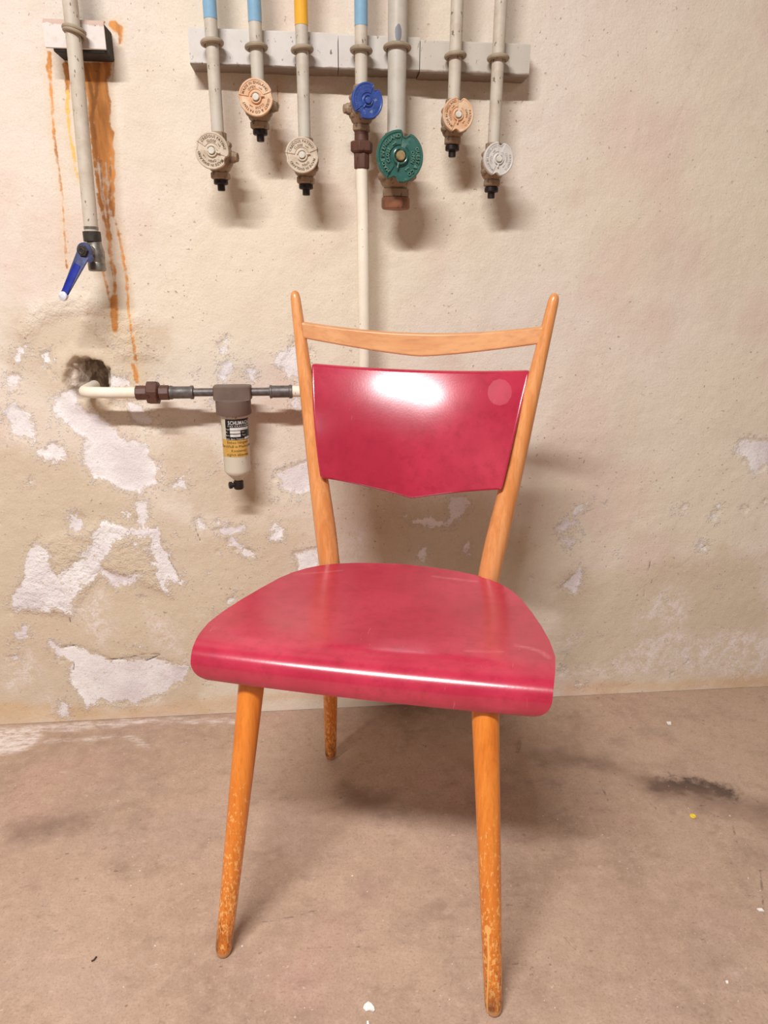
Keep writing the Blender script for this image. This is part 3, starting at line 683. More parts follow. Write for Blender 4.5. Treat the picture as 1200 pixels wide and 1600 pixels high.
# ------------------------------------------------------------------ mounting boards on the wall
OFF = .0405
xb = [wpt(292, 42, OFF).x, wpt(528, 53, OFF).x, wpt(656.5, 60, OFF).x, wpt(830, 70, OFF).x]
ZB = [(1.2050, 1.2543), (1.2055, 1.2525), (1.2035, 1.2488)]
BL = ['long white speckled mounting board under the three left valve pipes', 'short white mounting board behind the blue valve pipe and thick grey pipe', 'grey white pencil-marked mounting board under the two right valve pipes']
for i in range(3):
    x0, x1 = xb[i] + .0006, xb[i + 1] - .0006; z0, z1 = ZB[i]; t = .0395 + .001 * i
    m = MB(); n = 24; rings = []
    for j in range(n + 1):
        x = lerp(x0, x1, j / n); e = lambda s: (random.random() - .5) * s
        y1 = -t + e(.0007)
        rings.append([(x, .004, z0 + e(.001)), (x, y1 + .0018, z0 + e(.0012)), (x, y1, z0 + .0022 + e(.0010)), (x, y1, z1 - .002 + e(.0003)), (x, y1 + .0018, z1), (x, .004, z1)])
    m.rings(rings)
    tag(m.build('mounting_board', BOARD, None, angle=30), BL[i], 'board', 'mounting boards behind the valve pipes')

# left pipe's bracket: a rusty white steel plate over a black block
c00, c11 = wpt(65, 26, .047), wpt(166, 78, .047)
br = empty('pipe_bracket', (wpt(118, 60).x, 0, (c00.z + c11.z) / 2), 'small rust-edged white steel plate on a black block, left pipe', 'bracket')
bx, bz = br.location.x, br.location.z
m = MB(); rr = []
prof_ = [(-.036, c00.z - bz), (-.043, c00.z - bz - .001), (-.047, c00.z - bz - .006), (-.047, c11.z - bz + .001), (-.0455, c11.z - bz), (-.0445, c11.z - bz + .002), (-.0445, c00.z - bz - .007), (-.041, c00.z - bz - .003), (-.036, c00.z - bz - .002)]
for j in range(15):
    x = lerp(c00.x, c11.x, j / 14) - bx; rr.append([(x, y, z) for y, z in prof_])
m.rings(rr); m.build('plate', PLATE, br)
b0, b1 = wpt(80, 94), wpt(178, 95); b0.x = wpt(83, 80, .044).x
m = MB(); m.box((b0.x - bx, -.0440, b0.z - bz), (b1.x - bx + .001, .004, c00.z - bz - .003)); m.build('block', BLACKC, br, .003)

# ------------------------------------------------------------------ lettering
_glyph = {}
def glyph(ch):
    if ch not in _glyph:
        cu = bpy.data.curves.new('glyph', 'FONT'); cu.body = ch; cu.size = 1; cu.resolution_u = 3; cu.extrude = .09; cu.offset = .012; cu.align_x = 'CENTER'
        o = bpy.data.objects.new('glyph', cu); COL.objects.link(o); bpy.context.view_layer.update()
        e = o.evaluated_get(bpy.context.evaluated_depsgraph_get()); me = e.to_mesh()
        vs = [tuple(v.co) for v in me.vertices]; fs = [tuple(p.vertices) for p in me.polygons]; e.to_mesh_clear()
        wd = (max(v[0] for v in vs) - min(v[0] for v in vs)) if vs else .3
        bpy.data.objects.remove(o); bpy.data.curves.remove(cu); _glyph[ch] = (vs, fs, wd)
    return _glyph[ch]
def text_adv(txt, gap=.14): return [(.34 if c == ' ' else glyph(c)[2] + gap) for c in txt]

# ------------------------------------------------------------------ valves and their pipes
def wheel(name, R, c, frame, notch, mat, depth=.0085):
    """cast handwheel: rim, hub groove, two opposite notches, stepped wedges beside the split lines"""
    ex, ez, en = frame; m = MB(); n = 144; prof = [(.0, .0), (.30, .0), (.34, -.0008), (.40, -.0008), (.44, .0004), (.86, .0004), (.90, .0012), (.955, .0012), (.985, .0004), (1., -.0012)]
    rings = []
    def rad_at(a):
        k = 1.
        for na, dep, wd in notch:
            d = (a - na + math.pi) % (2 * math.pi) - math.pi
            k -= dep * math.exp(-(d / wd) ** 4)
        return k
    def lower(a):
        for na, dep, wd in notch:
            d = (a - na + math.pi) % (2 * math.pi) - math.pi
            if -.30 < d < .16: return 1
        return 0
    for pr, ph in prof:
        ring = []
        for j in range(n):
            a = 2 * math.pi * j / n; r = R * pr * (1 if pr < .5 else lerp(1, rad_at(a), min(1, (pr - .5) / .3)))
            h = depth / 2 + ph * R / .026 - (.0014 * R / .026 if lower(a) and .42 < pr else 0)
            ring.append(c + (ex * math.cos(a) + ez * math.sin(a)) * r + en * h)
        rings.append(ring)
    rings.append([c + (ex * math.cos(2 * math.pi * j / n) + ez * math.sin(2 * math.pi * j / n)) * R * .96 * rad_at(2 * math.pi * j / n) - en * depth / 2 for j in range(n)])
    m.rings(rings[1:]); return m
def arc_text(m, txt, c, frame, r, a_mid, size, h, flat=1.):
    ex, ez, en = frame; adv = text_adv(txt); tot = sum(adv) * size; a = a_mid + tot / r / 2
    for ch, w_ in zip(txt, adv):
        a2 = a - w_ * size / r / 2
        if ch != ' ':
            vs, fs, _ = glyph(ch); up = ex * math.cos(a2) + ez * math.sin(a2); rt = ex * math.sin(a2) - ez * math.cos(a2)
            m.add([c + up * (r + (v[1] - .35) * size) + rt * (v[0] * size) + en * (h + v[2] * size * flat) for v in vs], fs)
        a -= w_ * size / r
def arrow(m, c, frame, r, a, ln, h):
    ex, ez, en = frame; up = ex * math.cos(a) + ez * math.sin(a); rt = ex * math.sin(a) - ez * math.cos(a)
    p = lambda x, y, z: c + up * (r + y) + rt * x + en * (h + z)
    w_ = ln * .07
    for pts in ([(-ln / 2, -w_), (ln / 2, -w_), (ln / 2, w_), (-ln / 2, w_)], [(ln * .2, 3.4 * w_), (ln / 2, -w_), (ln / 2, w_), (ln * .2, 5 * w_)]):
        m.add([p(x, y, 0) for x, y in pts] + [p(x, y, .0005) for x, y in pts], [(4, 5, 6, 7), (0, 1, 5, 4), (1, 2, 6, 5), (2, 3, 7, 6), (3, 0, 4, 7)])

def mat_wheel(name, c, c2, worn, rough=.45, amt=.5):
    m = NT(name); v = m.obj(); n1 = m.noise(v, 60, 4, .6); n2 = m.noise(v, 170, 4, .65)
    col = m.mix(m.ma('MULTIPLY', m.step(n1, .4, .7), .7), c, c2)
    col = m.mix(m.ma('MULTIPLY', m.step(n2, .62, .67), amt), col, worn)
    return m.out(col, rough, m.bump(n1, .0004, .4), spec=.5)
W_CREAM = mat_wheel('cream_wheel_paint', lin(208, 194, 174), lin(180, 162, 138), lin(130, 106, 84))
W_COPPER = mat_wheel('coppery_wheel_paint', lin(214, 168, 128), lin(224, 204, 176), lin(160, 108, 72))
W_BLUE = mat_wheel('blue_wheel_paint', lin(56, 84, 158), lin(46, 66, 134), lin(150, 154, 170), .35, .6)
W_GREEN = mat_wheel('green_wheel_paint', lin(52, 100, 90), lin(42, 84, 76), lin(110, 136, 122), .25)
W_WHITE = mat_wheel('white_wheel_paint', lin(212, 208, 202), lin(196, 190, 182), lin(160, 148, 134))
L_CREAM = mat_metal('cream_raised_lettering', lin(120, 96, 74), .6, 0); L_COPPER = mat_metal('brown_raised_lettering', lin(138, 92, 54), .6, 0)
L_BLUE = mat_metal('blue_raised_lettering', lin(62, 90, 168), .4, 0); L_GREEN = mat_metal('pale_green_lettering', lin(104, 148, 130), .4, 0); L_WHITE = mat_metal('pale_grey_lettering', lin(176, 168, 160), .5, 0)
HUBW = mat_metal('pale_hub', lin(222, 218, 206), .5, 0, lin(200, 194, 180))
BRASS = mat_metal('brass_hub', lin(170, 148, 104), .4, .3)

PAX = .0575   # distance of the pipe axes from the wall
MZ = Matrix.Identity(3)
def frame_for(yaw, tilt):            # wheel facing the room; yaw>0 turns it to the photograph's right
    en = Vector((math.sin(yaw) * math.cos(tilt), -math.cos(yaw) * math.cos(tilt), -math.sin(tilt)))
    ex = Vector((math.cos(yaw), math.sin(yaw), 0)); ez = ex.cross(en) * -1
    ez = en.cross(ex) * -1 if en.cross(ex).z < 0 else en.cross(ex)
    return ex, ez, en
SPECS = [
  # top px, wheel px, wheel R, pipe r, band (material, px y), ring px y, yaw, tilt, notch deg, wheel mat, letters, hub, port side, texts, label
  dict(top=(327, 0), wh=(332, 236), R=.0262, pr=.0098, band=(SKY, 27), ring=63, yaw=-.10, tilt=.05, na=165, wm=W_CREAM, lm=L_CREAM, hub=HUBW, port=1, pipe=PIPE_G,
       txt=('CREDOUS PATENT', 'MADE IN ENGLAND', 'CLOSE', 'OPEN'), label='leftmost valved pipe, light blue top band, cream handwheel hanging low'),
  dict(top=(397, 0), wh=(400, 153), R=.0258, pr=.0098, band=(SKY, 32), ring=70, yaw=0, tilt=.02, na=190, wm=W_COPPER, lm=L_COPPER, hub=HUBW, port=1, pipe=PIPE_G,
       txt=('MADE IN ENGLAND', 'GUEST & CO PATENT', 'OPEN', 'CLOSE'), label='valved pipe with light blue band and coppery orange handwheel, second from left'),
  dict(top=(470, 0), wh=(472, 243), R=.0258, pr=.0098, band=(YEL, 37), ring=74, yaw=0, tilt=.02, na=190, wm=W_CREAM, lm=L_CREAM, hub=HUBW, port=0, pipe=PIPE_G,
       txt=('CREDOUS PATENT', 'MADE IN ENGLAND', 'CLOSE', 'OPEN'), label='valved pipe with yellow top band and cream handwheel'),
  dict(top=(564, 0), wh=(573, 158), R=.0252, pr=.0098, band=(SKY, 38), ring=75, yaw=.30, tilt=.0, na=55, wm=W_BLUE, lm=L_BLUE, hub=W_BLUE, port=-1, pipe=PIPE,
       txt=('PATENT', 'MADE IN ENGLAND', 'OPEN', 'CLOSE'), label='valved pipe with chipped dark blue handwheel above the long white pipe'),
  dict(top=(623, 0), wh=(624, 245), R=.0375, pr=.0147, band=None, ring=71, yaw=.12, tilt=-.02, na=74, wm=W_GREEN, lm=L_GREEN, hub=BRASS, port=0, pipe=None,
       txt=('GUEST & CO', 'MADE IN ENGLAND', 'OPEN', 'CLOSE'), label='thickest grey pipe, ending in the large dark green handwheel valve'),
  dict(top=(714.5, 0), wh=(715, 180), R=.0250, pr=.0098, band=None, ring=84, yaw=.06, tilt=.0, na=84, wm=W_COPPER, lm=L_COPPER, hub=HUBW, port=0, pipe=PIPE,
       txt=('PATENT', 'MADE IN ENGLAND', 'OPEN', 'CLOSE'), label='second pipe from right, cream, with coppery orange handwheel'),
  dict(top=(783, 0), wh=(778, 249), R=.0250, pr=.0098, band=None, ring=88, yaw=.10, tilt=.0, na=84, wm=W_WHITE, lm=L_WHITE, hub=HUBW, port=0, pipe=PIPE,
       txt=('PATENT', 'MADE IN ENGLAND', 'CLOSE', 'OPEN'), label='rightmost valved pipe, cream, with pale grey handwheel'),
]
for d in SPECS:
    tp = wpt(*d['top'], PAX); wheel_y = PAX + .037 * d['R'] / .0258
    wc = wpt(*d['wh'], wheel_y); big = d['R'] > .03; k = d['R'] / .0258
    fr_ = frame_for(d['yaw'], d['tilt']); ex, ez, en = fr_
    # the valve body sits on the pipe axis behind the wheel
    bc = wc - en * (.037 * k); zc = bc.z; px_ = tp.x if not big else tp.x - .0015
    root = empty('valved_pipe', (px_, -PAX, zc), d['label'], 'pipe', 'pipes ending in handwheel valves')
    O = Vector(root.location); ZT = 1.66 - zc
    if d['pipe'] is None:
        SCUFF_Z = wpt(623, 51, PAX + .014).z - zc; pm = mat_scuffed_pipe()
    else: pm = d['pipe']
    m = MB(); m.tube([(0, 0, ZT), (0, 0, .3), (0, 0, .1), (0, 0, .012 * k)], d['pr'], 24); m.build('tube', pm, root)
    if d['band']:
        zb_ = wpt(d['top'][0], d['band'][1], PAX + .009).z - zc
        MB().lathe([(d['pr'] + .0004, zb_), (d['pr'] + .0005, zb_ + .001), (d['pr'] + .0005, ZT)], n=24).build('colour_band', d['band'][0], root)
    zr = wpt(d['top'][0] + 2, d['ring'], PAX + .012).z - zc
    m = MB(); q = d['pr'] + .0022 + (.0006 if not big else 0); ta = (random.random() - .5) * .16
    m.torus((0, 0, zr), (ta, .05, 1), q + .0016, .0036, 36, 10); m.lathe([(.0035, q), (.0035, PAX - .036)], (0, 0, zr), (0, 1, 0), 10)
    m.build('clamp', RING, root)
    # body
    dx = bc.x - px_
    m = MB(); K = k
    m.lathe([(d['pr'] + .0012, .030 * K), (d['pr'] + .0035, .029 * K), (d['pr'] + .0035, .017 * K), (d['pr'] + .002, .015 * K), (.0155 * K, .012 * K), (.0185 * K, .004 * K), (.0190 * K, -.006 * K), (.0185 * K, -.017 * K), (.0160 * K, -.0225 * K), (.0125 * K, -.0260 * K), (.0120 * K, -.027 * K)], n=28)
    m.lathe([(.0145 * K, -.0265 * K), (.0156 * K, -.0275 * K), (.0156 * K, -.0345 * K), (.0142 * K, -.036 * K), (.0105 * K, -.037 * K)], n=6 if not big else 8, phase=.35)
    m.lathe([(.0205 * K, -.002), (.0215 * K, .002 * K), (.0215 * K, .012 * K), (.0180 * K, .015 * K), (.0165 * K, .020 * K), (.0120 * K, .022 * K), (.0115 * K, .031 * K)], (0, 0, -.002 * K), en, 28)
    for sx in ((-.016, -.014), (.016, -.014), (-.016, .012), (.016, .012)):        # bonnet lugs
        m.lathe([(.0050 * K, .000), (.0052 * K, .010 * K), (.0040 * K, .0145 * K)], Vector((sx[0] * K, 0, sx[1] * K)), en, 10)
    if d['port']:
        sd = Vector((d['port'], -.25, -.05)).normalized()
        m.lathe([(.0090 * K, .010), (.0090 * K, .0235 * K), (.0078 * K, .026 * K), (.0070 * K, .027 * K), (.0070 * K, .030 * K)], (0, 0, -.004 * K), sd, 8)
    body = m.build('valve_body', BODY, root, .0006)
    if big:
        MB().lathe([(.0118 * K, -.035 * K), (.0158 * K, -.0355 * K), (.0162 * K, -.038 * K), (.0162 * K, -.0455 * K), (.0150 * K, -.0475 * K), (.010 * K, -.0480 * K)], n=14).build('end_plug', RUSTP, body, .0008)
    elif d['wm'] is not W_BLUE:
        MB().lathe([(.0080, -.036), (.0112, -.0370), (.0115, -.0385), (.0115, -.0428), (.0104, -.0442), (.0062, -.0448), (.0060, -.0455), (.0060, -.0525), (.0052, -.0535)], n=20).build('drain_plug', DARK, body)
    hc = wc - O
    na = rad(d['na'])
    notch = [(na, .20 if d['na'] < 120 else .05, .17), (na + math.pi, .18 if d['na'] < 120 else .05, .19)]
    if d['na'] == 165: notch[1] = (na + math.pi - .28, .17, .22)
    hw = wheel('handwheel', d['R'], hc, fr_, notch, d['wm']).build('handwheel', d['wm'], body, angle=25)
    m = MB(); hh = .0047 * k
    t = d['txt']; sz = d['R'] * .19
    arc_text(m, t[0], hc, fr_, d['R'] * .76, na - math.pi / 2 - .05, sz, hh)
    arc_text(m, t[1], hc, fr_, d['R'] * .76, na + math.pi / 2 - .05, sz, hh)
    arc_text(m, t[2], hc, fr_, d['R'] * .545, na - math.pi / 2 + .25, sz * .9, hh); arrow(m, hc, fr_, d['R'] * .53, na - math.pi / 2 - .75, d['R'] * .2, hh)
    arc_text(m, t[3], hc, fr_, d['R'] * .545, na + math.pi / 2 + .25, sz * .9, hh); arrow(m, hc, fr_, d['R'] * .53, na + math.pi / 2 - .75, d['R'] * .2, hh)
    tag(m.build('lettering', d['lm'], body), kind='stuff')
    m = MB(); R = d['R']
    m.lathe([(R * .20, .002), (R * .20, .0075 * k), (R * .17, .0085 * k), (R * .01, .0087 * k)], hc, en, 10)
    m.build('spindle', d['hub'], body)
    m = MB(); m.torus(hc + en * (.0052 * k), en, R * .285, R * .048, 36, 8, .35 + na, 2 * math.pi - .35 + na)
    pdir = -(ex * math.cos(na) + ez * math.sin(na)); m.lathe([(R * .05, 0), (R * .05, R * .22)], hc + en * (.0058 * k) + pdir * R * .27, pdir, 8)
    m.build('retaining_ring', d['wm'], body)
    if d['wm'] is W_BLUE: BLUE_ROOT = root; BLUE_Z = zc - .0365

# ------------------------------------------------------------------ the white pipe from the blue valve to the hole in the wall
bxw = BLUE_ROOT.location.x
HZ = wpt(363, 613, PAX).z + .0005
zu = wpt(565, 262, PAX + .01).z                       # lower end of the union
cond = empty('condensate_pipe', (bxw, -PAX, HZ), 'white pipe falling from the brown union and running left into the hole', 'pipe')
O = Vector(cond.location)
def W(p): return Vector(p) - O
bend = .020
ve_ = [Vector((0, 0, zu - HZ + .006)), Vector((0.0015, 0, .30)), Vector((0.003, 0, .12)), Vector((.003, 0, .034))]
MB().tube(ve_, .0100, 22).build('upright_tube', PIPE_W, cond)
# elbow at the foot
m = MB(); arc = [Vector((.003 - bend + bend * math.cos(a), 0, bend - bend * math.sin(a))) for a in np.linspace(0, math.pi / 2, 9)]
m.tube([Vector((.003, 0, .036)), Vector((.003, 0, .024))] + arc + [Vector((-.034, 0, 0)), Vector((-.036, 0, 0))], [.0118, .0136] + [.0132] * 9 + [.0136, .0118], 20)
m.lathe([(.0148, .0), (.0150, .001), (.0150, .008), (.0140, .009)], (.003, 0, .029), (0, 0, 1), 20)
m.build('elbow', RUSTC, cond)
xL = lambda px, py=613: wpt(px, py, PAX).x - O.x
MB().tube([(-.030, 0, 0), (xL(455), 0, 0)], .0098, 20).build('run_tube', PIPE_W, cond)
m = MB(); a, b = xL(421), xL(457)
m.lathe([(.0085, a), (.0118, a + .001), (.0118, a + .004), (.0108, a + .005), (.0108, b - .006), (.0122, b - .005), (.0122, b - .001), (.0105, b)], (0, 0, 0), (1, 0, 0), 20); m.build('coupling', GREY, cond)
FXO = wpt(363.5, 613, PAX).x - O.x
MB().tube([(FXO + .0336, 0, 0), (xL(423), 0, 0)], .0072, 18).build('nipple', GREY, cond)
MB().tube([(xL(298), 0, 0), (FXO - .0336, 0, 0)], .0072, 18).build('nipple', GREY, cond)
m = MB(); a, b = xL(265), xL(303)
m.lathe([(.0095, a), (.0122, a + .001), (.0122, a + .004), (.0108, a + .006), (.0108, b - .007), (.0120, b - .005), (.0120, b - .001), (.009, b)], (0, 0, 0), (1, 0, 0), 20); m.build('coupling', GREY, cond)
m = MB(); a = xL(212)
m.lathe([(.0100, a), (.0128, a + .001), (.0128, xL(231)), (.010, xL(232))], (0, 0, 0), (1, 0, 0), 8); m.lathe([(.0165, xL(230)), (.0215, xL(232)), (.0215, xL(247)), (.0165, xL(249))], (0, 0, 0), (1, 0, 0), 6, .3)
m.lathe([(.010, xL(248)), (.0132, xL(249)), (.0132, xL(264)), (.010, xL(266))], (0, 0, 0), (1, 0, 0), 8); m.build('union', RUSTC, cond, .0008)
hx = xL(126); pth = [(xL(216), 0, 0)] + [(xL(170), 0, .0005), (xL(146), .001, .001)]
for a in np.linspace(.15, 1, 8) * math.pi / 2: pth.append((hx + .024 - .024 * math.sin(a), .024 - .024 * math.cos(a) + .001, .001))
pth.append((hx - .002, .085, .001)); MB().tube(pth, [.0098] * 3 + [.0098] * (len(pth) - 3), 20).build('hooked_tube', PIPE_W, cond)
# upper union under the blue valve
m = MB(); zt_ = BLUE_Z - HZ
m.lathe([(.0098, zt_ + .004), (.0114, zt_ + .003), (.0114, zt_ - .010), (.0116, zt_ - .013)], (0, 0, 0), (0, 0, 1), 20)
m.lathe([(.0150, zt_ - .0125), (.0185, zt_ - .0145), (.0185, zt_ - .0275), (.0150, zt_ - .030)], (0, 0, 0), (0, 0, 1), 6, .25)
m.lathe([(.0120, zt_ - .029), (.0124, zt_ - .031), (.0122, zu - HZ), (.0104, zu - HZ - .001)], (0, 0, 0), (0, 0, 1), 10)
m.build('union', RUSTC, cond, .0006)

# ------------------------------------------------------------------ inline filter
fx = wpt(363.5, 613, PAX).x
flt = empty('line_filter', (fx, -PAX, HZ), 'compressed air filter, brown head and cream bowl with black and ochre labels', 'filter')
zp = lambda py, off=PAX + .021: wpt(364, py, off).z - HZ
m = MB(); xw = .0335
zt_, zm, zl = zp(604, PAX + .016), zp(626), zp(650)
pr_ = []
for z, hx_, hy in [(zt_, xw - .002, .0135), (zt_ - .002, xw - .0005, .0155), (zm + .001, xw, .017), (zm - .001, xw - .002, .0205)]:
    pr_.append([(math.copysign(abs(math.cos(a)) ** .35, math.cos(a)) * hx_, math.copysign(abs(math.sin(a)) ** .35, math.sin(a)) * hy, z) for a in np.linspace(0, 2 * math.pi, 48, endpoint=False)])
m.rings(pr_); m.lathe([(.0260, zm + .001), (.0310, zm - .001), (.0310, zl + .003), (.0298, zl), (.022, zl - .0005)], n=40)
m.build('head', HEADP, flt)
zb1, zb2 = zp(741), zp(753)
RB = .0238
MB().lathe([(.0225, zl + .004), (RB + .0006, zl - .001), (RB + .0006, zl - .004), (RB, zl - .006), (RB, zb1 + .004), (RB - .001, zb1), (RB - .005, zb1 - .005), (.008, zb2 - .001), (.0065, zb2 - .003)], n=44).build('bowl', BOWL, flt)
m = MB(); zc_ = zb2 - .002
m.lathe([(.0075, zc_ + .003), (.0075, zc_ - .002), (.0092, zc_ - .003), (.0092, zc_ - .015), (.0075, zc_ - .0175), (.004, zc_ - .018)], n=20)
m.lathe([(.0042, .006), (.0042, .0115), (.0064, .012), (.0066, .0165), (.0050, .018)], (0, 0, zc_ - .009), (-1, -.35, 0), 16); m.build('drain_cock', DARK, flt)
# labels curved round the bowl; angle 0 faces the room, positive to the photograph's right
def curved(a0, a1, z0, z1, r, th=.0003, n=20):
    m = MB(); rings = []
    for j in range(n + 1):
        a = lerp(a0, a1, j / n); c, s = math.sin(a), -math.cos(a)
        rings.append([(c * r, s * r, z0), (c * (r + th), s * (r + th), z0), (c * (r + th), s * (r + th), z1), (c * r, s * r, z1)])
    return m.rings(rings)
def wrap_text(m, txt, a_left, z, size, r, sx=1., center=None, gap=.14):
    adv = text_adv(txt, gap); x = a_left * r if center is None else center * r - sum(adv) * size * sx / 2
    for ch, w_ in zip(txt, adv):
        if ch != ' ':
            vs, fs, _ = glyph(ch); cx = x + w_ * size * sx / 2
            m.add([(math.sin((cx + v[0] * size * sx) / r) * (r + .0001 + v[2] * size * .05), -math.cos((cx + v[0] * size * sx) / r) * (r + .0001 + v[2] * size * .05), z + v[1] * size) for v in vs], fs)
        x += w_ * size * sx
zz1, zz0 = zp(655), zp(688); hgt = zz1 - zz0
tagb = curved(-.62, 1.55, zz0, zz1, RB).build('name_label', TAGB, flt)
m = MB(); rl = RB + .0003
wrap_text(m, 'SCHUMACHER', -.40, zz1 - hgt * .255, hgt * .25, rl, .72); wrap_text(m, '7180 CRAILSHEIM', -.46, zz1 - hgt * .36, hgt * .095, rl, 1.15, gap=.3)
for i, (t_, zz) in enumerate((('Type', .50), ('Nr.', .64), ('Betr.', .79), ('max. Betr. Temperatur', .96))): wrap_text(m, t_, -.64 if i < 3 else -.6, zz1 - hgt * zz, hgt * .09, rl)
wrap_text(m, 'bar', .62, zz1 - hgt * .64, hgt * .09, rl); wrap_text(m, 'Test', .62, zz1 - hgt * .79, hgt * .09, rl)
tag(m.build('lettering', TAGW, tagb), kind='stuff')
m = MB()
for a0, a1, t0, t1 in ((-.26, 1.3, .40, .52), (-.26, .50, .55, .67), (-.26, .50, .71, .83), (.85, 1.4, .87, .97)):
    q = curved(a0, a1, zz1 - hgt * t1, zz1 - hgt * t0, rl, .0002, 10); m.add(q.v, q.f)
m.build('blank_fields', TAGW, tagb)
y1, y0 = zp(687), zp(714); hg = y1 - y0
tagy = curved(-1.12, 1.12, y0, y1, RB).build('notice_label', TAGY, flt)
m = MB()
for t_, f_, c_ in (('Einbau hängend', .22, .30), ('Durchfluß in Pfeilrichtung', .46, .30), ('Kondensat', .70, .34), ('täglich ablassen', .93, .22)): wrap_text(m, t_, 0, y1 - hg * f_, hg * .205, rl, .88, c_)
tag(m.build('lettering', INK, tagy), kind='stuff')

# ------------------------------------------------------------------ left pipe with ball valve
tx = wpt(109, 0, PAX + .004).x; ztop = wpt(143, 362, PAX + .004).z
tap = empty('tap_pipe', (tx, -PAX - .004, ztop), 'far left cream pipe with a ball valve and blue lever handle', 'pipe')
x_b = wpt(143, 362, PAX + .004).x - tx
MB().tube([(-.003, 0, 1.66 - ztop), (0, 0, .30), (x_b, 0, .004), (x_b, 0, -.004)], .0108, 24).build('tube', PIPE, tap)
zr = wpt(114, 43, PAX + .016).z - ztop
m = MB(); m.torus((.001, 0, zr), (.18, .12, 1), .0143, .0030, 36, 10); m.torus((.001, 0, zr - .004), (.26, .12, 1), .0143, .0026, 36, 10); m.lathe([(.003, .013), (.003, .022)], (.001, 0, zr), (0, 1, 0), 10); m.build('clamp', RING, tap)
m = MB(); m.lathe([(.0108, .003), (.0112, .0035), (.0112, -.0005), (.0108, -.001)], (x_b, 0, .004), n=24); m.build('seal_ring', NICKEL, tap)
m = MB(); m.lathe([(.0110, .0005), (.0138, 0), (.0138, -.0145), (.0128, -.0155), (.010, -.016)], (x_b, 0, 0), n=26); m.build('collar', COLLAR, tap)
m = MB(); m.lathe([(.0112, -.0145), (.0118, -.020), (.0128, -.024), (.0142, -.030), (.0142, -.040), (.0132, -.046), (.0138, -.047), (.0138, -.058), (.0120, -.060), (.0085, -.0605)], (x_b + .002, 0, 0), n=22)
ev = Vector((-.30, -.95, .0)).normalized(); hub_c = Vector((x_b - .002, -.004, -.030))
m.lathe([(.0105, .0), (.0105, .012), (.0085, .014), (.0075, .018)], hub_c, ev, 20); vb = m.build('valve_body', NICKEL, tap)
# lever
lt = wpt(100, 464, PAX + .034) - Vector(tap.location); h0 = hub_c + ev * .0185
dr = (lt - h0); Ln = dr.length; dr.normalize(); sd = ev.cross(dr).normalized(); up = dr.cross(sd).normalized(); up = up if up.dot(ev) > 0 else -up
def strap(t0, t1, w0, w1, th, lift0, lift1, n=10):
    m = MB(); rings = []
    for j in range(n + 1):
        t = lerp(t0, t1, j / n); wq = lerp(w0, w1, j / n) ; c = h0 + dr * (t * Ln) + up * lerp(lift0, lift1, j / n)
        rings.append([c + sd * (wq * math.cos(a)) + up * (th * math.copysign(abs(math.sin(a)) ** .6, math.sin(a))) for a in np.linspace(0, 2 * math.pi, 14, endpoint=False)])
    return m.rings(rings)
m = strap(.0, .96, .0125, .0062, .0022, 0, .002, 14); m.lathe([(.0126, -.002), (.0132, 0), (.0126, .003), (.010, .0036)], h0, ev, 24)
m.lathe([(.0062, -.002), (.0070, .0016)], h0 + sd * .012 + dr * .006, ev, 12)
lev = m.build('lever', LEVERG, tap)
strap(.30, .955, .0062, .0062, .0019, .0022, .003, 10).build('grip', BLUEP, lev)
m = strap(.935, .985, .0066, .0076, .0040, .002, .002, 6); m.lathe([(.0005, -.0042), (.0050, -.0036), (.0072, -.0015), (.0076, .0005), (.0068, .003), (.004, .0045), (.0005, .005)], h0 + dr * (Ln * .985) + up * .002, ev, 18); m.build('lever_tip', WHT, lev)
m = MB(); m.lathe([(.0092, 0), (.0092, .0045), (.0080, .0058)], h0 + ev * .002, ev, 6); m.torus(h0 + ev * .0078, ev, .0042, .0012, 18, 8); m.build('lever_nut', COLLAR, lev)

# ------------------------------------------------------------------ bits on the floor
CHIP = mat_metal('white_paint_chip', lin(244, 242, 234), .7, 0, lin(226, 222, 212)); SPL = mat_metal('pale_splinter', lin(206, 178, 150), .8, 0); TWG = mat_metal('dark_twig', lin(70, 54, 42), .8, 0); YCH = mat_metal('yellow_plastic', lin(242, 214, 70), .35, 0, lin(226, 190, 50))
def flat_bit(name, px_pts, mat, label, cat, th=.0022, group=None):
    P = [fpt(*p) for p in px_pts]; c = sum(P, Vector()) / len(P); m = MB(); n = len(P)
    loc = Vector((c.x, c.y, .0004)); rings = []
    for z, k_ in ((0, .97), (th * .6, 1.), (th, .93)): rings.append([Vector(((p - c).x * k_, (p - c).y * k_, z + .0004 * math.sin(i * 2.3))) for i, p in enumerate(P)])
    m.rings(rings[::1] if (P[1] - P[0]).cross(P[2] - P[1]).z > 0 else [r[::-1] for r in rings]); o = m.build(name, mat, angle=30); o.location = loc
    return tag(o, label, cat, group)
flat_bit('paint_chip', [(575, 1566), (580, 1569), (585, 1575), (586, 1580), (584, 1582), (580, 1580), (577, 1580), (572, 1581), (567, 1576), (569, 1571)], CHIP, 'largest white paint chip, bottom edge of the floor between the front legs', 'paint chip', group='paint chips on the floor')
flat_bit('paint_chip', [(573, 1597), (576, 1597), (577, 1603), (573, 1603)], CHIP, 'tiny white chip at the very bottom edge of the floor', 'paint chip', group='paint chips on the floor')
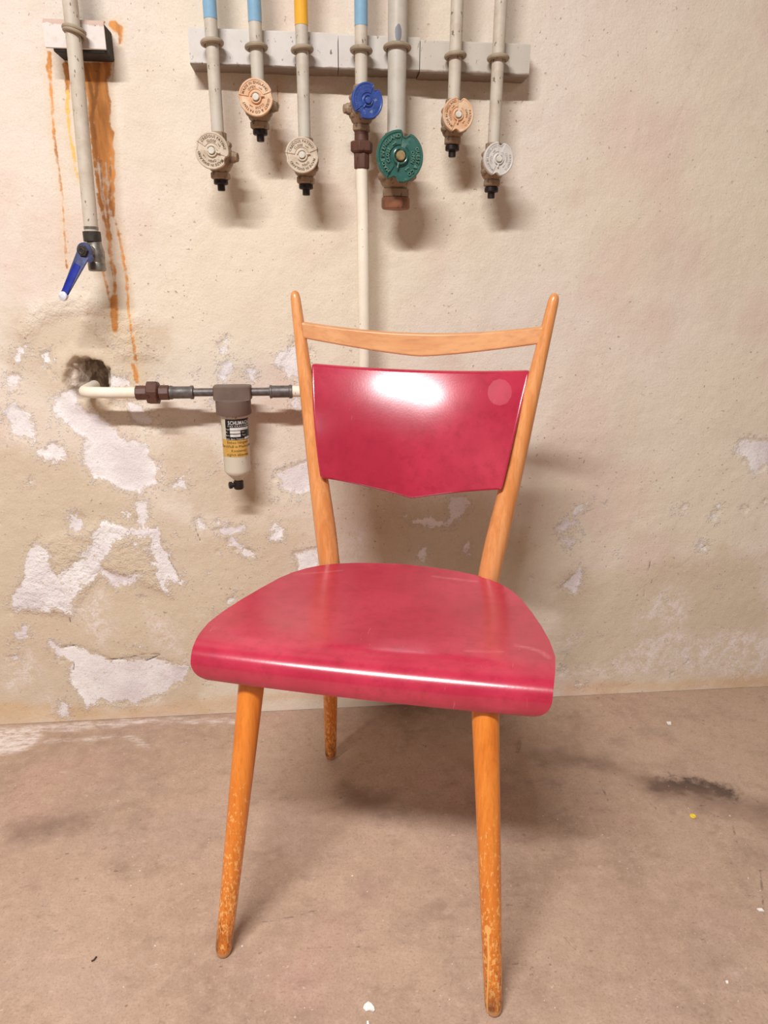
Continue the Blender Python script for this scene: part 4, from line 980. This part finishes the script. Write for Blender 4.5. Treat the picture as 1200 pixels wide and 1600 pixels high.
flat_bit('paint_chip', [(1182, 1421), (1190, 1421), (1194, 1425), (1186, 1425)], CHIP, 'white chip near the right edge beside the dark line', 'paint chip', group='paint chips on the floor')
flat_bit('paint_chip', [(1133, 1534), (1137, 1534), (1138, 1538), (1134, 1538)], CHIP, 'small white chip in the lower right corner of the floor', 'paint chip', group='paint chips on the floor')
flat_bit('paint_chip', [(1041, 1129), (1048, 1129), (1049, 1133), (1043, 1133)], CHIP, 'small white chip near the wall, right of the chair', 'paint chip', group='paint chips on the floor')
c = fpt(1082.5, 1276); dk = empty('yellow_disc', (c.x, c.y, .0002), 'tiny round yellow disc beside the black floor stain', 'disc')
MB().lathe([(.0050, 0), (.0053, .0006), (.0053, .0014), (.0048, .0018), (.0040, .0018), (.0036, .0012), (.0005, .0012)], n=24).build('disc', YCH, dk)
MB().torus((0, 0, .0014), (0, 0, 1), .0022, .0005, 20, 6).build('centre_ring', YCH, dk)
def twig(name, pts, r, mat, label):
    P = [fpt(*p) for p in pts]; m = MB(); c = P[0]; m.tube([p - c + Vector((0, 0, r + .0004)) for p in P], r, 8); o = m.build(name, mat); o.location = c; tag(o, label, 'debris')
twig('twig', [(143, 1503), (147, 1501), (150, 1497), (151, 1496)], .0011, TWG, 'short dark curled twig on the floor at lower left')
twig('splinter', [(808, 1176), (810, 1170), (811, 1160), (812, 1153)], .0013, SPL, 'pale splinter lying in the shadow right of the chair')
twig('splinter', [(880, 1463), (889, 1472), (899, 1484)], .0007, SPL, 'thin pale curved splinter on the floor right of the front leg')

# ------------------------------------------------------------------ ceiling fittings (housings of the tube and of the added fill lamp)
FIT = mat_metal('white_fitting', lin(220, 218, 212), .5, 0)
for i, (x, y, z, lx, ly, wt, tn) in enumerate(LAMPS):
    r = empty('ceiling_or_fill_light', (x, y, 2.4), ['tube ceiling light over the chair', 'added wide fill light, unseen, further back in the cellar'][i], 'light', rotz=rad(tn))
    MB().box((-lx / 2 - .03, -ly / 2 - .01, -.075), (lx / 2 + .03, ly / 2 + .01, .001)).build('housing', FIT, r, .004)
